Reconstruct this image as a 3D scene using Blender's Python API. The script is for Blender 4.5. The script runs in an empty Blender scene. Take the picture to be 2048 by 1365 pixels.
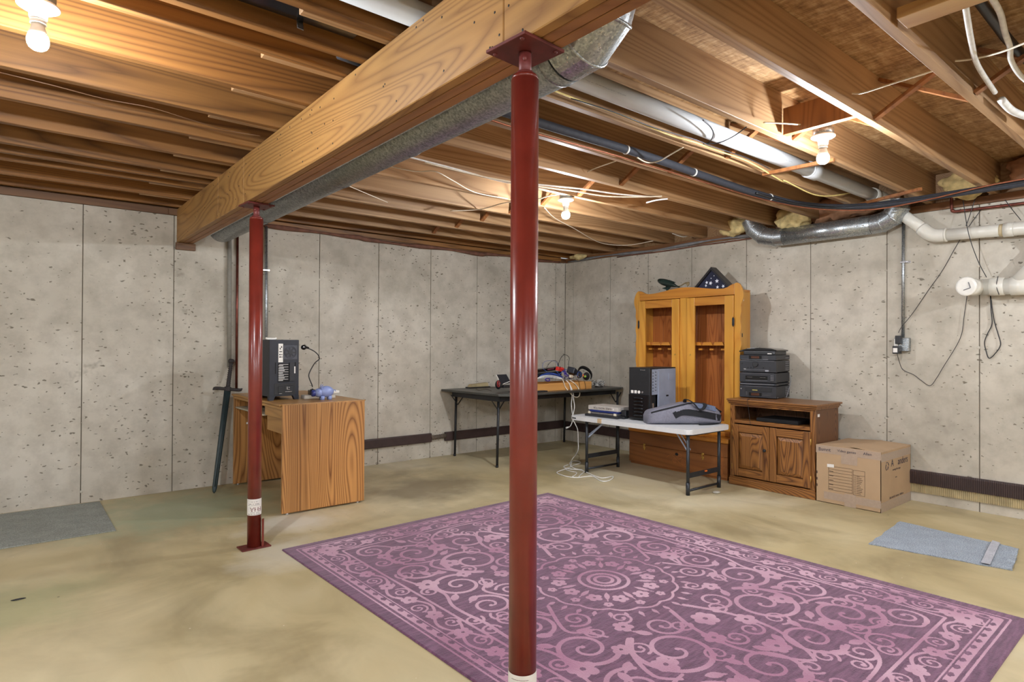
import bpy, bmesh, math, random
import numpy as np
from mathutils import Vector, Matrix, Euler, noise
random.seed(7)
S = bpy.context.scene
COL = S.collection
PI = math.pi
R = math.radians

# ------------------------------------------------------------------ camera
F_PX, YAW, PITCH, ROLL, CAM_H = 1230.95, 0.8833403, 0.0070991, 0.0045795, 1.1973078
_f = Vector((math.cos(YAW) * math.cos(PITCH), math.sin(YAW) * math.cos(PITCH), math.sin(PITCH)))
_r = Vector((math.sin(YAW), -math.cos(YAW), 0))
_u = _r.cross(_f)
_rr = _r * math.cos(ROLL) + _u * math.sin(ROLL)
_uu = -_r * math.sin(ROLL) + _u * math.cos(ROLL)
CAM = Vector((0, 0, CAM_H))
cd = bpy.data.cameras.new('camera')
cam = bpy.data.objects.new('camera', cd)
COL.objects.link(cam)
cd.sensor_width = 36
cd.lens = F_PX / 2048 * 36
cd.clip_start = 0.02
cam.matrix_world = Matrix(((_rr.x, _uu.x, -_f.x, CAM.x), (_rr.y, _uu.y, -_f.y, CAM.y), (_rr.z, _uu.z, -_f.z, CAM.z), (0, 0, 0, 1)))
S.camera = cam

def at(ax, val, px, py):
    """measured point: where the sight line of a photograph pixel meets the plane x, y or z = val"""
    d = _f + _rr * ((px - 1024) / F_PX) - _uu * ((py - 682.5) / F_PX)
    i = 'xyz'.index(ax)
    return CAM + d * ((val - CAM[i]) / d[i])

# ------------------------------------------------------------------ world, exposure, light
w = bpy.data.worlds.new('world'); S.world = w; w.use_nodes = True
w.node_tree.nodes['Background'].inputs[0].default_value = (0.9, 0.95, 1.0, 1)
w.node_tree.nodes['Background'].inputs[1].default_value = 0.3
S.view_settings.view_transform = 'Standard'
S.view_settings.look = 'None'
S.view_settings.gamma = 1.0
S.view_settings.use_curve_mapping = False
S.view_settings.exposure = 0.85
BULB_L, BULB_FILL = 1150.0, 1500.0   # radiance of the lit half of the weaker bulbs and the stronger added fill bulbs
S.cycles.diffuse_bounces = 5
S.cycles.sample_clamp_indirect = 8.0

# ------------------------------------------------------------------ materials
def lin(c):
    return tuple(((v / 255) / 12.92 if v / 255 <= .04045 else ((v / 255 + .055) / 1.055) ** 2.4) for v in c) + (1,)

class NT:
    def __init__(s, name):
        s.m = bpy.data.materials.new(name); s.m.use_nodes = True
        s.t = s.m.node_tree; s.b = s.t.nodes['Principled BSDF']
    def n(s, typ, **kw):
        nd = s.t.nodes.new(typ)
        for k, v in kw.items():
            if k.startswith('i_'):
                key = k[2:]; key = int(key) if key.isdigit() else key
                nd.inputs[key].default_value = v
            else:
                setattr(nd, k, v)
        return nd
    def l(s, a, b): s.t.links.new(a, b)
    def pos(s, scale=(1, 1, 1), world=False, rot=(0, 0, 0)):
        src = s.n('ShaderNodeNewGeometry').outputs['Position'] if world else s.n('ShaderNodeTexCoord').outputs['Object']
        mp = s.n('ShaderNodeMapping'); mp.inputs['Scale'].default_value = scale; mp.inputs['Rotation'].default_value = rot
        s.l(src, mp.inputs[0]); return mp.outputs[0]
    def noise(s, vec, scale=1, detail=2, rough=.5, dist=0):
        nd = s.n('ShaderNodeTexNoise'); nd.inputs['Scale'].default_value = scale; nd.inputs['Detail'].default_value = detail
        nd.inputs['Roughness'].default_value = rough; nd.inputs['Distortion'].default_value = dist
        s.l(vec, nd.inputs['Vector']); return nd.outputs[0]
    def vor(s, vec, scale=1, feature='F1', out='Distance'):
        nd = s.n('ShaderNodeTexVoronoi'); nd.feature = feature; nd.inputs['Scale'].default_value = scale
        s.l(vec, nd.inputs['Vector']); return nd.outputs[out]
    def ramp(s, fac, stops):
        nd = s.n('ShaderNodeValToRGB'); e = nd.color_ramp.elements
        while len(e) < len(stops): e.new(0.5)
        for el, (p, c) in zip(e, stops):
            el.position = p; el.color = c if len(c) == 4 else tuple(c) + (1,)
        s.l(fac, nd.inputs[0]); return nd.outputs[0]
    def mix(s, a, b, fac, mode='MIX'):
        nd = s.n('ShaderNodeMix'); nd.data_type = 'RGBA'; nd.blend_type = mode
        for sock, v in ((nd.inputs[0], fac), (nd.inputs[6], a), (nd.inputs[7], b)):
            if hasattr(v, 'links'): s.l(v, sock)
            else: sock.default_value = v
        return nd.outputs[2]
    def math(s, op, a, b=None):
        nd = s.n('ShaderNodeMath'); nd.operation = op
        for i, v in enumerate((a, b)):
            if v is None: continue
            if hasattr(v, 'links'): s.l(v, nd.inputs[i])
            else: nd.inputs[i].default_value = v
        return nd.outputs[0]
    def bump(s, h, strength=.3, dist=.01):
        nd = s.n('ShaderNodeBump'); nd.inputs['Strength'].default_value = strength; nd.inputs['Distance'].default_value = dist
        s.l(h, nd.inputs['Height']); s.l(nd.outputs[0], s.b.inputs['Normal'])
    def col(s, c):
        if hasattr(c, 'links'): s.l(c, s.b.inputs['Base Color'])
        else: s.b.inputs['Base Color'].default_value = c

G = (0.5, 0.5, 0.5, 1)
def plain(name, c, rough=.5, metal=0.0, var=.12, scale=30, bump=.05, **kw):
    t = NT(name); c = lin(c)
    v = t.pos()
    nz = t.noise(v, scale, 3)
    lo = tuple(x * (1 - var) for x in c[:3]); hi = tuple(min(1, x * (1 + var)) for x in c[:3])
    t.col(t.ramp(nz, [(.3, lo), (.7, hi)]))
    t.b.inputs['Roughness'].default_value = rough; t.b.inputs['Metallic'].default_value = metal
    for k, x in kw.items(): t.b.inputs[k.replace('_', ' ')].default_value = x
    if bump: t.bump(nz, bump, .003)
    return t.m

def wood(name, light, dark, axis='x', world=True, rings=26, s=1.0, rough=.55, fine=.35, knots=0, contrast=.55, knotcol=(60, 28, 14), varis=0.0, coat=0, la=1.0):
    t = NT(name)
    a, b = .35 * s * la, 3.2 * s
    sc = {'x': (a, b, b), 'y': (b, a, b), 'z': (b, b, a)}[axis]
    v = t.pos(sc, world)
    n1 = t.noise(v, 1.0, 1.5, .4, .3)
    rg = t.math('ABSOLUTE', t.math('SINE', t.math('MULTIPLY', n1, rings)))
    rg = t.math('POWER', rg, .7)
    sf = {'x': (2, 90, 90), 'y': (90, 2, 90), 'z': (90, 90, 2)}[axis]
    v2 = t.pos(sf, world)
    n2 = t.noise(v2, 1.0, 2, .6)
    fac = t.math('ADD', t.math('MULTIPLY', t.math('SUBTRACT', 1.0, rg), contrast), t.math('MULTIPLY', n2, fine))
    c = t.mix(lin(light), lin(dark), fac)
    v3 = t.pos((.5, .5, .5), world)
    n3 = t.noise(v3, 1.7, 2)
    c = t.mix(c, t.ramp(n3, [(.3, (.55, .55, .55)), (.7, (1.25, 1.2, 1.15))]), .55 + varis, 'MULTIPLY')
    if knots:
        q = {'x': (.35, 1, 1), 'y': (1, .35, 1), 'z': (1, 1, .45)}[axis]
        v4 = t.pos(q, world)
        d = t.vor(v4, knots)
        k = t.ramp(d, [(0.0, (1, 1, 1)), (.10, (.9, .9, .9)), (.16, (0, 0, 0))])
        c = t.mix(c, lin(knotcol), k)
    t.col(c)
    t.b.inputs['Roughness'].default_value = rough
    if coat: t.b.inputs['Coat Weight'].default_value = coat; t.b.inputs['Coat Roughness'].default_value = .25
    t.bump(n2, .12, .002)
    return t.m

def concrete_wall():
    t = NT('cast_concrete_wall')
    v = t.pos((1, 1, 1), True)
    big = t.noise(v, .9, 4, .6)
    c = t.ramp(big, [(.3, lin((172, 165, 151))), (.5, lin((194, 187, 173))), (.7, lin((206, 200, 188)))])
    med = t.noise(v, 7, 4, .65)
    c = t.mix(c, t.ramp(med, [(.35, (.72, .71, .69)), (.6, (1.06, 1.06, 1.06))]), .55, 'MULTIPLY')
    # bug holes
    vs = t.pos((1, 1, 1.9), True)
    wob = t.n('ShaderNodeVectorMath', operation='ADD')
    nz = t.n('ShaderNodeTexNoise'); nz.inputs['Scale'].default_value = 25; t.l(vs, nz.inputs['Vector'])
    sc = t.n('ShaderNodeVectorMath', operation='SCALE'); sc.inputs['Scale'].default_value = .06
    t.l(nz.outputs['Color'], sc.inputs[0]); t.l(vs, wob.inputs[0]); t.l(sc.outputs[0], wob.inputs[1])
    d1 = t.vor(wob.outputs[0], 17)
    patch = t.noise(v, 2.2, 2)
    th = t.math('SUBTRACT', d1, t.math('MULTIPLY', t.math('SUBTRACT', patch, .42), .35))
    hole = t.ramp(th, [(.07, (1, 1, 1)), (.12, (0, 0, 0))])
    d2 = t.vor(wob.outputs[0], 5.5)
    hole2 = t.ramp(d2, [(.05, (1, 1, 1)), (.085, (0, 0, 0))])
    hh = t.mix(hole, hole2, 1.0, 'ADD')
    c = t.mix(c, lin((98, 90, 76)), t.math('MULTIPLY', hh, .8))
    # old damp stains
    st = t.noise(v, 1.6, 5, .7)
    c = t.mix(c, lin((112, 104, 88)), t.ramp(st, [(.66, (0, 0, 0)), (.72, (.55, .55, .55))]))
    t.col(c); t.b.inputs['Roughness'].default_value = .9
    inv = t.math('SUBTRACT', t.math('MULTIPLY', med, .4), hh)
    t.bump(inv, .5, .004)
    return t.m

def concrete_floor():
    t = NT('floor_concrete')
    v = t.pos((1, 1, 1), True)
    big = t.noise(v, .55, 4, .55, .4)
    c = t.ramp(big, [(.3, lin((158, 142, 104))), (.44, lin((182, 167, 128))), (.58, lin((200, 187, 152))), (.74, lin((220, 212, 188)))])
    st = t.noise(v, 1.1, 5, .65, .6)
    c = t.mix(c, t.ramp(st, [(.34, (.62, .6, .56)), (.52, (1, 1, 1))]), .8, 'MULTIPLY')
    sw = t.noise(t.pos((1.2, .5, 1), True, (0, 0, .5)), 3.2, 5, .6, .8)
    c = t.mix(c, t.ramp(sw, [(.35, (.85, .84, .8)), (.65, (1.07, 1.06, 1.03))]), .7, 'MULTIPLY')
    def spot(c, cx, cy, rad, colr, amt, sy=1.0, seed=0):
        mp = t.n('ShaderNodeMapping'); mp.inputs['Location'].default_value = (-cx, -cy * sy, 0); mp.inputs['Scale'].default_value = (1, sy, 1)
        t.l(v, mp.inputs[0]); ln_ = t.n('ShaderNodeVectorMath', operation='LENGTH'); t.l(mp.outputs[0], ln_.inputs[0])
        dd = t.math('ADD', ln_.outputs['Value'], t.math('MULTIPLY', t.math('SUBTRACT', t.noise(v, 2.6 + seed, 4, .6), .5), rad * 1.4))
        k_ = t.ramp(dd, [(rad * .35, (amt,) * 3), (rad, (0, 0, 0))])
        return t.mix(c, lin(colr), k_)
    c = spot(c, 2.75, 4.45, .75, (112, 98, 74), .7, 1.4); c = spot(c, 1.5, 4.15, .42, (214, 210, 196), .75, 1.6, .4)
    c = spot(c, 1.25, 3.55, .38, (208, 202, 184), .6, 1.2, .9); c = spot(c, .95, 4.95, .85, (146, 162, 132), .65, 1.2, 1.3)  # greenish tints on the left are put into the floor colour
    c = spot(c, 4.6, 3.7, .8, (196, 186, 164), .5, .8, .2); c = spot(c, -.1, 3.6, .6, (150, 156, 112), .45, 1.3, .7)
    sp = t.vor(v, 4.3)
    c = t.mix(c, lin((60, 52, 40)), t.ramp(sp, [(.018, (.8, .8, .8)), (.03, (0, 0, 0))]))
    sp2 = t.vor(t.pos((1, 1, 1), True, (0, 0, 1)), 7.1)
    c = t.mix(c, lin((226, 220, 204)), t.ramp(sp2, [(.015, (.8, .8, .8)), (.03, (0, 0, 0))]))
    t.col(c); t.b.inputs['Roughness'].default_value = .5
    t.l(t.ramp(st, [(.3, (.42, .42, .42)), (.7, (.62, .62, .62))]), t.b.inputs['Roughness'])
    t.bump(t.noise(v, 30, 4), .08, .002)
    return t.m

def osb(name='osb_board'):
    t = NT(name)
    v = t.pos((7, 30, 9), True, (0, 0, .5)); v2 = t.pos((34, 8, 9), True, (0, 0, -.4))
    x = t.math('ADD', t.math('MULTIPLY', t.noise(v, 1.0, 4, .7), .5), t.math('MULTIPLY', t.noise(v2, 1.3, 4, .7), .5))
    c = t.ramp(x, [(.36, lin((130, 94, 56))), (.5, lin((172, 134, 88))), (.64, lin((204, 172, 128)))])
    n = t.noise(t.pos((40, 6, 10), True), 2, 4, .7)
    c = t.mix(c, t.ramp(n, [(.35, (.5, .45, .4)), (.5, (1, 1, 1))]), .6, 'MULTIPLY')
    t.col(c); t.b.inputs['Roughness'].default_value = .75; t.bump(x, .25, .004)
    return t.m

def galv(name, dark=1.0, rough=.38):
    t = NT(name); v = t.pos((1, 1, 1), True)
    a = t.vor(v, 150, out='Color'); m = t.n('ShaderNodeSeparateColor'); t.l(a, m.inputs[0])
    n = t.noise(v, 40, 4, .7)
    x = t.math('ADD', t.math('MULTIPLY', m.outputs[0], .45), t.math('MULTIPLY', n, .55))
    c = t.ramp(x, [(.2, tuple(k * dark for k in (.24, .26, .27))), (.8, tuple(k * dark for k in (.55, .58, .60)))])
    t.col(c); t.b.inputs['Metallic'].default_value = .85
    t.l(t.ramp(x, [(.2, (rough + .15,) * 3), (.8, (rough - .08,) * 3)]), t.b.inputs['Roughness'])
    t.bump(x, .15, .002)
    return t.m

def fabric(name, c1, c2, sc=260, rough=.9):
    t = NT(name); v = t.pos()
    n = t.noise(v, sc, 2); n2 = t.noise(v, 9, 3)
    c = t.mix(lin(c1), lin(c2), t.ramp(n, [(.4, (0, 0, 0)), (.6, (1, 1, 1))]))
    c = t.mix(c, t.ramp(n2, [(.3, (.8, .8, .8)), (.7, (1.1, 1.1, 1.1))]), .6, 'MULTIPLY')
    t.col(c); t.b.inputs['Roughness'].default_value = rough; t.bump(n, .4, .002)
    return t.m

def emit(name, c, strength):
    t = NT(name); t.b.inputs['Base Color'].default_value = (.8, .8, .8, 1)
    t.b.inputs['Emission Color'].default_value = lin(c); t.b.inputs['Emission Strength'].default_value = strength
    return t.m

MT = dict(
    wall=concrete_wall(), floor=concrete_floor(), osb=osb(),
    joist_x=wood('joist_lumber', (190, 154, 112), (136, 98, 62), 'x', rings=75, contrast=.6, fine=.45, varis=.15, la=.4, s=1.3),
    joist_brown=wood('joist_lumber_left', (160, 112, 58), (92, 58, 26), 'x', rings=75, contrast=.65, fine=.45, varis=.15, la=.4, s=1.4),  # browner, darker lumber, mainly for the left joists
    beam=wood('beam_lumber', (172, 130, 72), (112, 72, 34), 'y', rings=130, contrast=.62, fine=.25, knots=1.6, knotcol=(96, 58, 30)),
    beam_dark=wood('beam_lumber_inner', (166, 118, 74), (120, 76, 44), 'y', rings=90, contrast=.5),
    block=wood('block_lumber', (205, 168, 112), (160, 112, 62), 'y', rings=30),
    brace=wood('brace_lumber', (166, 108, 60), (112, 68, 36), 'z', rings=60, s=1.2),
    sill=wood('sill_lumber', (126, 92, 62), (84, 56, 36), 'x', rings=24),
    oak=wood('desk_oak', (200, 146, 84), (118, 72, 34), 'z', world=False, rings=120, s=1.1, contrast=.8, fine=.4, rough=.42, coat=.15),
    oak_y=wood('desk_oak_edge', (194, 146, 80), (140, 94, 44), 'y', world=False, rings=80, contrast=.5, rough=.42, coat=.15),
    oak_dark=wood('tv_stand_oak', (166, 112, 56), (84, 46, 18), 'z', world=False, rings=170, s=1.5, contrast=.85, fine=.5, rough=.42, coat=.2),
    oak_dark_y=wood('tv_stand_oak_rail', (166, 112, 56), (84, 46, 18), 'y', world=False, rings=130, s=1.5, contrast=.8, fine=.5, rough=.42, coat=.2),
    oak_side=wood('tv_stand_side_oak', (128, 88, 58), (78, 50, 32), 'z', world=False, rings=170, s=1.5, contrast=.85, fine=.5, rough=.5),
    pine=wood('cabinet_pine', (226, 166, 66), (190, 118, 36), 'z', world=False, rings=40, contrast=.5, fine=.3, knots=2.6, rough=.32, coat=.35, knotcol=(112, 46, 18)),
    pine_y=wood('cabinet_pine_header', (214, 146, 56), (170, 98, 32), 'y', world=False, rings=50, contrast=.5, fine=.3, knots=2.9, rough=.32, coat=.35, knotcol=(96, 36, 14)),
    pine_back=wood('cabinet_back_plank', (184, 112, 56), (132, 68, 28), 'z', world=False, rings=110, s=1.4, contrast=.7, rough=.4),
    pine_dark=wood('cabinet_base_pine', (156, 98, 50), (110, 62, 28), 'y', world=False, rings=26, contrast=.5, knots=1.7, rough=.38, coat=.25, knotcol=(40, 20, 12)),
    ply=wood('drawer_pine', (222, 166, 96), (196, 134, 66), 'x', world=False, rings=30, contrast=.35),
    red=plain('red_oxide_paint', (114, 40, 30), .3, 0, .18, 9, .03, Coat_Weight=.25, Coat_Roughness=.2),
    redplate=plain('dark_red_primer', (98, 40, 36), .5, .1, .25, 20),
    paper=plain('label_paper', (226, 222, 216), .7, 0, .05), ink=plain('dark_ink', (58, 50, 52), .7), inkred=plain('maroon_ink', (104, 46, 56), .7),
    inkbrown=plain('box_print_ink', (74, 56, 46), .7), inkblue=plain('navy_print_ink', (44, 46, 66), .7),
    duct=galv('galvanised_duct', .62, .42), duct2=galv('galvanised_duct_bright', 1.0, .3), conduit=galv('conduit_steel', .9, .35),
    pvcgrey=plain('sewer_pipe_grey', (196, 198, 200), .7, 0, .05, 6, .02),
    pvcwhite=plain('pvc_white', (222, 220, 210), .3, 0, .06, 7, .02),
    pvcdirt=plain('pvc_primer_stain', (206, 190, 152), .5, 0, .15, 18),
    foam=plain('black_pipe_foam', (52, 54, 62), .75, 0, .15, 40, .2), copper=plain('copper_tube', (150, 92, 66), .45, .7, .2, 25),
    coppdark=plain('aged_copper', (116, 66, 56), .4, .8, .25, 25),
    black=plain('black_plastic', (34, 35, 38), .42, 0, .12), blackm=plain('black_metal', (42, 43, 46), .45, .3, .12),
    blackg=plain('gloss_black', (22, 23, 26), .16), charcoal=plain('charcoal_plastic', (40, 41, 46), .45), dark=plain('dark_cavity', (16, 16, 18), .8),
    navy=plain('navy_black_plastic', (33, 36, 45), .5), greyleg=plain('grey_table_leg', (50, 53, 58), .4, .4),
    tabletop=plain('black_laminate', (64, 64, 60), .38, 0, .35, 5, .03), whitetop=plain('white_moulded_plastic', (214, 216, 218), .4, 0, .04, 12, .05),
    steel=plain('bare_steel', (160, 172, 194), .4, .25, .1, 8), silver=plain('silver_metal', (200, 202, 206), .25, .8), white=plain('white_plastic', (232, 230, 222), .35, 0, .04),
    cream=plain('cream_cable', (226, 214, 190), .5, 0, .06), yellowc=plain('yellow_cable', (216, 196, 122), .5), whitec=plain('white_cable', (226, 226, 222), .5),
    blue=plain('blue_cable', (52, 84, 168), .45), redp=plain('red_plastic', (206, 44, 36), .35), orange=plain('orange_plastic', (220, 110, 40), .4), lime=plain('lime_plastic', (160, 200, 70), .4),
    violet=plain('violet_cable', (70, 52, 140), .4), piggy=plain('periwinkle_plastic', (138, 152, 200), .32, 0, .05, 8), piggyn=plain('dark_blue_snout', (52, 62, 132), .35),
    brass=plain('brass_fitting', (206, 170, 92), .3, .8), sword=plain('dark_green_black_rubber', (40, 54, 56), .5, 0, .15), swordh=plain('black_brown_rubber', (48, 42, 42), .6),
    plane=plain('dark_green_glaze', (38, 54, 50), .15, .1, .2, 14), planet=plain('mottled_tan_fin', (140, 122, 88), .5, 0, .3, 40),
    casewood=plain('black_case_wood', (34, 32, 34), .4), flagblue=fabric('flag_blue_cloth', (40, 44, 66), (34, 36, 56), 300), starw=plain('star_white', (226, 230, 240), .8),
    bag=fabric('heather_grey_cloth', (142, 142, 154), (106, 106, 120), 340), bagblue=fabric('heather_blue_grey_cloth', (112, 124, 150), (84, 94, 118), 340), strap=fabric('black_webbing', (32, 33, 38), (22, 23, 27), 500),
    cardboard=plain('corrugated_cardboard', (176, 148, 116), .8, 0, .06, 5, .05), tape=plain('packing_tape', (168, 148, 130), .3, 0, .05, 60, .2),
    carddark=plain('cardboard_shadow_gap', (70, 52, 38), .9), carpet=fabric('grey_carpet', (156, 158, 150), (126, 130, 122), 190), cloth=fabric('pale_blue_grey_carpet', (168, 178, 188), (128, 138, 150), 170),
    hem=fabric('mat_edge_tape', (186, 188, 194), (160, 162, 172), 200),
    drain=plain('brown_drain_channel', (62, 46, 44), .5, 0, .15, 12), draintan=plain('tan_drain_membrane', (172, 156, 118), .6, 0, .2, 12),
    insul=plain('fibreglass_batt', (206, 186, 132), .95, 0, .3, 18, .6), insulp=plain('brown_faced_insulation', (164, 122, 92), .95, 0, .3, 14, .6),
    seal=plain('brown_sill_sealer', (112, 74, 58), .8, 0, .3, 16, .4), greyfoam=plain('grey_sill_wrap', (122, 122, 124), .7, 0, .2, 16, .3),
    lcd=plain('amber_display', (74, 44, 34), .2), stripe=plain('light_grey_print', (150, 152, 158), .4), gold=plain('gold_print', (180, 168, 90), .4),
    bookblue=plain('blue_cover', (34, 48, 110), .5), pages=plain('book_pages', (206, 200, 186), .8), greypaper=plain('grey_box_print', (186, 180, 172), .6),
    tilegrey=plain('grey_cap_print', (120, 120, 124), .5), adapter=plain('adapter_black', (30, 30, 34), .4), chip=plain('concrete_chip_grey', (176, 170, 156), .9, 0, .2, 20),
    bulbglass=emit('lit_bulb', (243, 248, 255), BULB_L), bulbfill=emit('lit_bulb_fill', (243, 248, 255), BULB_FILL), joint=plain('form_joint_grey', (112, 104, 92), .9),
)

# ------------------------------------------------------------------ builder
ROOT = {}
class B:
    def __init__(s, name, m, parent=None, smooth=False, label=None, kind=None, world=None):
        s.name, s.mat, s.parent, s.smooth, s.label, s.kind = name, (MT[m] if isinstance(m, str) else m), parent, smooth, label, kind
        s.bm = bmesh.new()
        r = parent
        while r is not None and r.parent is not None: r = r.parent
        s.root = r
        s.world = (not ROOT.get(r.name, (None, False))[1]) if (r is not None and world is None) else (world is not False)
    def _add(s, vs, fs):
        bv = [s.bm.verts.new(v) for v in vs]
        out = []
        for f in fs:
            try: out.append(s.bm.faces.new([bv[i] for i in f]))
            except ValueError: pass
        return bv, out
    def box(s, x0, x1, y0, y1, z0, z1, bev=0, seg=1, M=None):
        if x0 > x1: x0, x1 = x1, x0
        if y0 > y1: y0, y1 = y1, y0
        if z0 > z1: z0, z1 = z1, z0
        vs = [Vector(p) for p in ((x0, y0, z0), (x1, y0, z0), (x1, y1, z0), (x0, y1, z0), (x0, y0, z1), (x1, y0, z1), (x1, y1, z1), (x0, y1, z1))]
        if M is not None: vs = [M @ v for v in vs]
        bv, fs = s._add(vs, [(0, 3, 2, 1), (4, 5, 6, 7), (0, 1, 5, 4), (1, 2, 6, 5), (2, 3, 7, 6), (3, 0, 4, 7)])
        if bev:
            es = list({e for f in fs for e in f.edges})
            bmesh.ops.bevel(s.bm, geom=es, offset=bev, segments=seg, profile=.6, affect='EDGES', clamp_overlap=True)
        return s
    def obox(s, c, size, rot=(0, 0, 0), bev=0, seg=1):
        M = Matrix.Translation(Vector(c)) @ Euler(rot).to_matrix().to_4x4()
        a, b, c2 = size[0] / 2, size[1] / 2, size[2] / 2
        return s.box(-a, a, -b, b, -c2, c2, bev, seg, M)
    def bar(s, p0, p1, w, h, up=(0, 0, 1), bev=0):
        p0, p1 = Vector(p0), Vector(p1); d = p1 - p0; L = d.length; d.normalize()
        side = d.cross(Vector(up))
        if side.length < 1e-4: side = d.cross(Vector((1, 0, 0)))
        side.normalize(); u = side.cross(d)
        M = Matrix(((d.x, side.x, u.x, p0.x), (d.y, side.y, u.y, p0.y), (d.z, side.z, u.z, p0.z), (0, 0, 0, 1)))
        return s.box(0, L, -w / 2, w / 2, -h / 2, h / 2, bev, 1, M)
    def tube(s, pts, r, n=8, sub=0, closed=False, caps=True, flat=None):
        pts = [Vector(p) for p in pts]
        if sub: pts = smoothp(pts, sub, closed)
        rs = r if callable(r) else (lambda t: r)
        k = len(pts); rings = []; prev = None
        for i, p in enumerate(pts):
            if closed: tg = (pts[(i + 1) % k] - pts[i - 1])
            else: tg = pts[min(i + 1, k - 1)] - pts[max(i - 1, 0)]
            if tg.length < 1e-9: tg = Vector((0, 0, 1))
            tg.normalize()
            if prev is None:
                a = Vector((0, 0, 1)) if abs(tg.z) < .9 else Vector((1, 0, 0))
                nrm = tg.cross(a).normalized()
            else:
                nrm = prev - tg * prev.dot(tg)
                nrm = nrm.normalized() if nrm.length > 1e-6 else tg.orthogonal().normalized()
            prev = nrm; bn = tg.cross(nrm); rr = rs(i / max(1, k - 1))
            fl = flat or 1.0
            rings.append([s.bm.verts.new(p + (nrm * math.cos(2 * PI * j / n) + bn * math.sin(2 * PI * j / n) * fl) * rr) for j in range(n)])
        m = k if closed else k - 1
        for i in range(m):
            A, Bq = rings[i], rings[(i + 1) % k]
            for j in range(n):
                f = s.bm.faces.new((A[j], A[(j + 1) % n], Bq[(j + 1) % n], Bq[j])); f.smooth = True
        if caps and not closed:
            s.bm.faces.new(rings[0][::-1]); s.bm.faces.new(rings[-1])
        return s
    def cyl(s, p0, p1, r0, r1=None, n=20):
        r1 = r0 if r1 is None else r1
        return s.tube([p0, p1], lambda t: r0 + (r1 - r0) * t, n)
    def lathe(s, prof, c=(0, 0, 0), n=24, M=None, cap=True):
        M = M or Matrix.Identity(4); M = Matrix.Translation(Vector(c)) @ M
        rings = [[s.bm.verts.new(M @ Vector((r * math.cos(2 * PI * j / n), r * math.sin(2 * PI * j / n), z))) for j in range(n)] for r, z in prof]
        for A, Bq in zip(rings, rings[1:]):
            for j in range(n):
                f = s.bm.faces.new((A[j], A[(j + 1) % n], Bq[(j + 1) % n], Bq[j])); f.smooth = True
        if cap: s.bm.faces.new(rings[0][::-1]); s.bm.faces.new(rings[-1])
        return s
    def prism(s, poly, axis, a, b, bev=0):
        def P(u, v, t): return {'x': (t, u, v), 'y': (u, t, v), 'z': (u, v, t)}[axis]
        n = len(poly)
        vs = [P(u, v, a) for u, v in poly] + [P(u, v, b) for u, v in poly]
        bv, fs = s._add(vs, [tuple(range(n))[::-1], tuple(range(n, 2 * n))] + [(i, (i + 1) % n, n + (i + 1) % n, n + i) for i in range(n)])
        if bev:
            es = list({e for f in fs[:2] for e in f.edges})
            bmesh.ops.bevel(s.bm, geom=es, offset=bev, segments=2, profile=.6, affect='EDGES', clamp_overlap=True)
        return s
    def sph(s, c, r, n=16, M=None):
        r = (r, r, r) if isinstance(r, (int, float)) else r
        M2 = Matrix.Translation(Vector(c)) @ (M or Matrix.Identity(4)) @ Matrix.Diagonal((*r, 1))
        g = bmesh.ops.create_uvsphere(s.bm, u_segments=n, v_segments=max(6, n * 2 // 3), radius=1, matrix=M2)
        for v in g['verts']:
            for f in v.link_faces: f.smooth = True
        return s
    def blob(s, c, r, seed=0, amp=.3, n=3, freq=6.0, M=None):
        g = bmesh.ops.create_icosphere(s.bm, subdivisions=n, radius=1)
        r = (r, r, r) if isinstance(r, (int, float)) else r
        for v in g['verts']:
            d = v.co.copy(); q = Vector((d.x * r[0], d.y * r[1], d.z * r[2]))
            k = 1 + amp * noise.noise(q * freq + Vector((seed * 3.1, seed, 0))) + amp * .4 * noise.noise(q * freq * 3 + Vector((seed, 0, 5)))
            q = q * k
            v.co = (M @ q if M else q) + Vector(c)
            for f in v.link_faces: f.smooth = True
        return s
    def loft(s, rings, cap=True, smooth=True):
        rv = [[s.bm.verts.new(p) for p in r] for r in rings]; n = len(rv[0])
        for A, Bq in zip(rv, rv[1:]):
            for j in range(n):
                f = s.bm.faces.new((A[j], A[(j + 1) % n], Bq[(j + 1) % n], Bq[j])); f.smooth = smooth
        if cap: s.bm.faces.new(rv[0][::-1]); s.bm.faces.new(rv[-1])
        return s
    def quad(s, pts, th=.001):
        pts = [Vector(p) for p in pts]
        n = (pts[1] - pts[0]).cross(pts[-1] - pts[0]).normalized() * th
        k = len(pts)
        s._add(pts + [p + n for p in pts], [tuple(range(k))[::-1], tuple(range(k, 2 * k))] + [(i, (i + 1) % k, k + (i + 1) % k, k + i) for i in range(k)])
        return s
    def text(s, txt, size, fn, align='CENTER', ext=.0006):
        vs, fs = textmesh(txt, size, align, ext)
        s._add([fn(v) for v in vs], fs)
        return s
    def done(s, loc=None, cat=None, group=None):
        bmesh.ops.recalc_face_normals(s.bm, faces=s.bm.faces)
        if s.world and s.root is not None:
            s.bm.transform(ROOT[s.root.name][0].inverted())
        me = bpy.data.meshes.new(s.name)
        if s.root is None:
            if loc is None and len(s.bm.verts):
                xs = [v.co for v in s.bm.verts]
                loc = Vector(((min(v.x for v in xs) + max(v.x for v in xs)) / 2, (min(v.y for v in xs) + max(v.y for v in xs)) / 2, min(v.z for v in xs)))
            loc = Vector(loc or (0, 0, 0))
            s.bm.transform(Matrix.Translation(-loc))
        s.bm.to_mesh(me); s.bm.free()
        if s.smooth:
            for p in me.polygons: p.use_smooth = True
        me.materials.append(s.mat)
        o = bpy.data.objects.new(s.name, me); COL.objects.link(o)
        if s.parent is not None: o.parent = s.parent
        else:
            o.location = loc; ROOT[o.name] = (Matrix.Translation(loc), False)
        if s.label: o['label'] = s.label
        if s.kind: o['kind'] = s.kind
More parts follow.
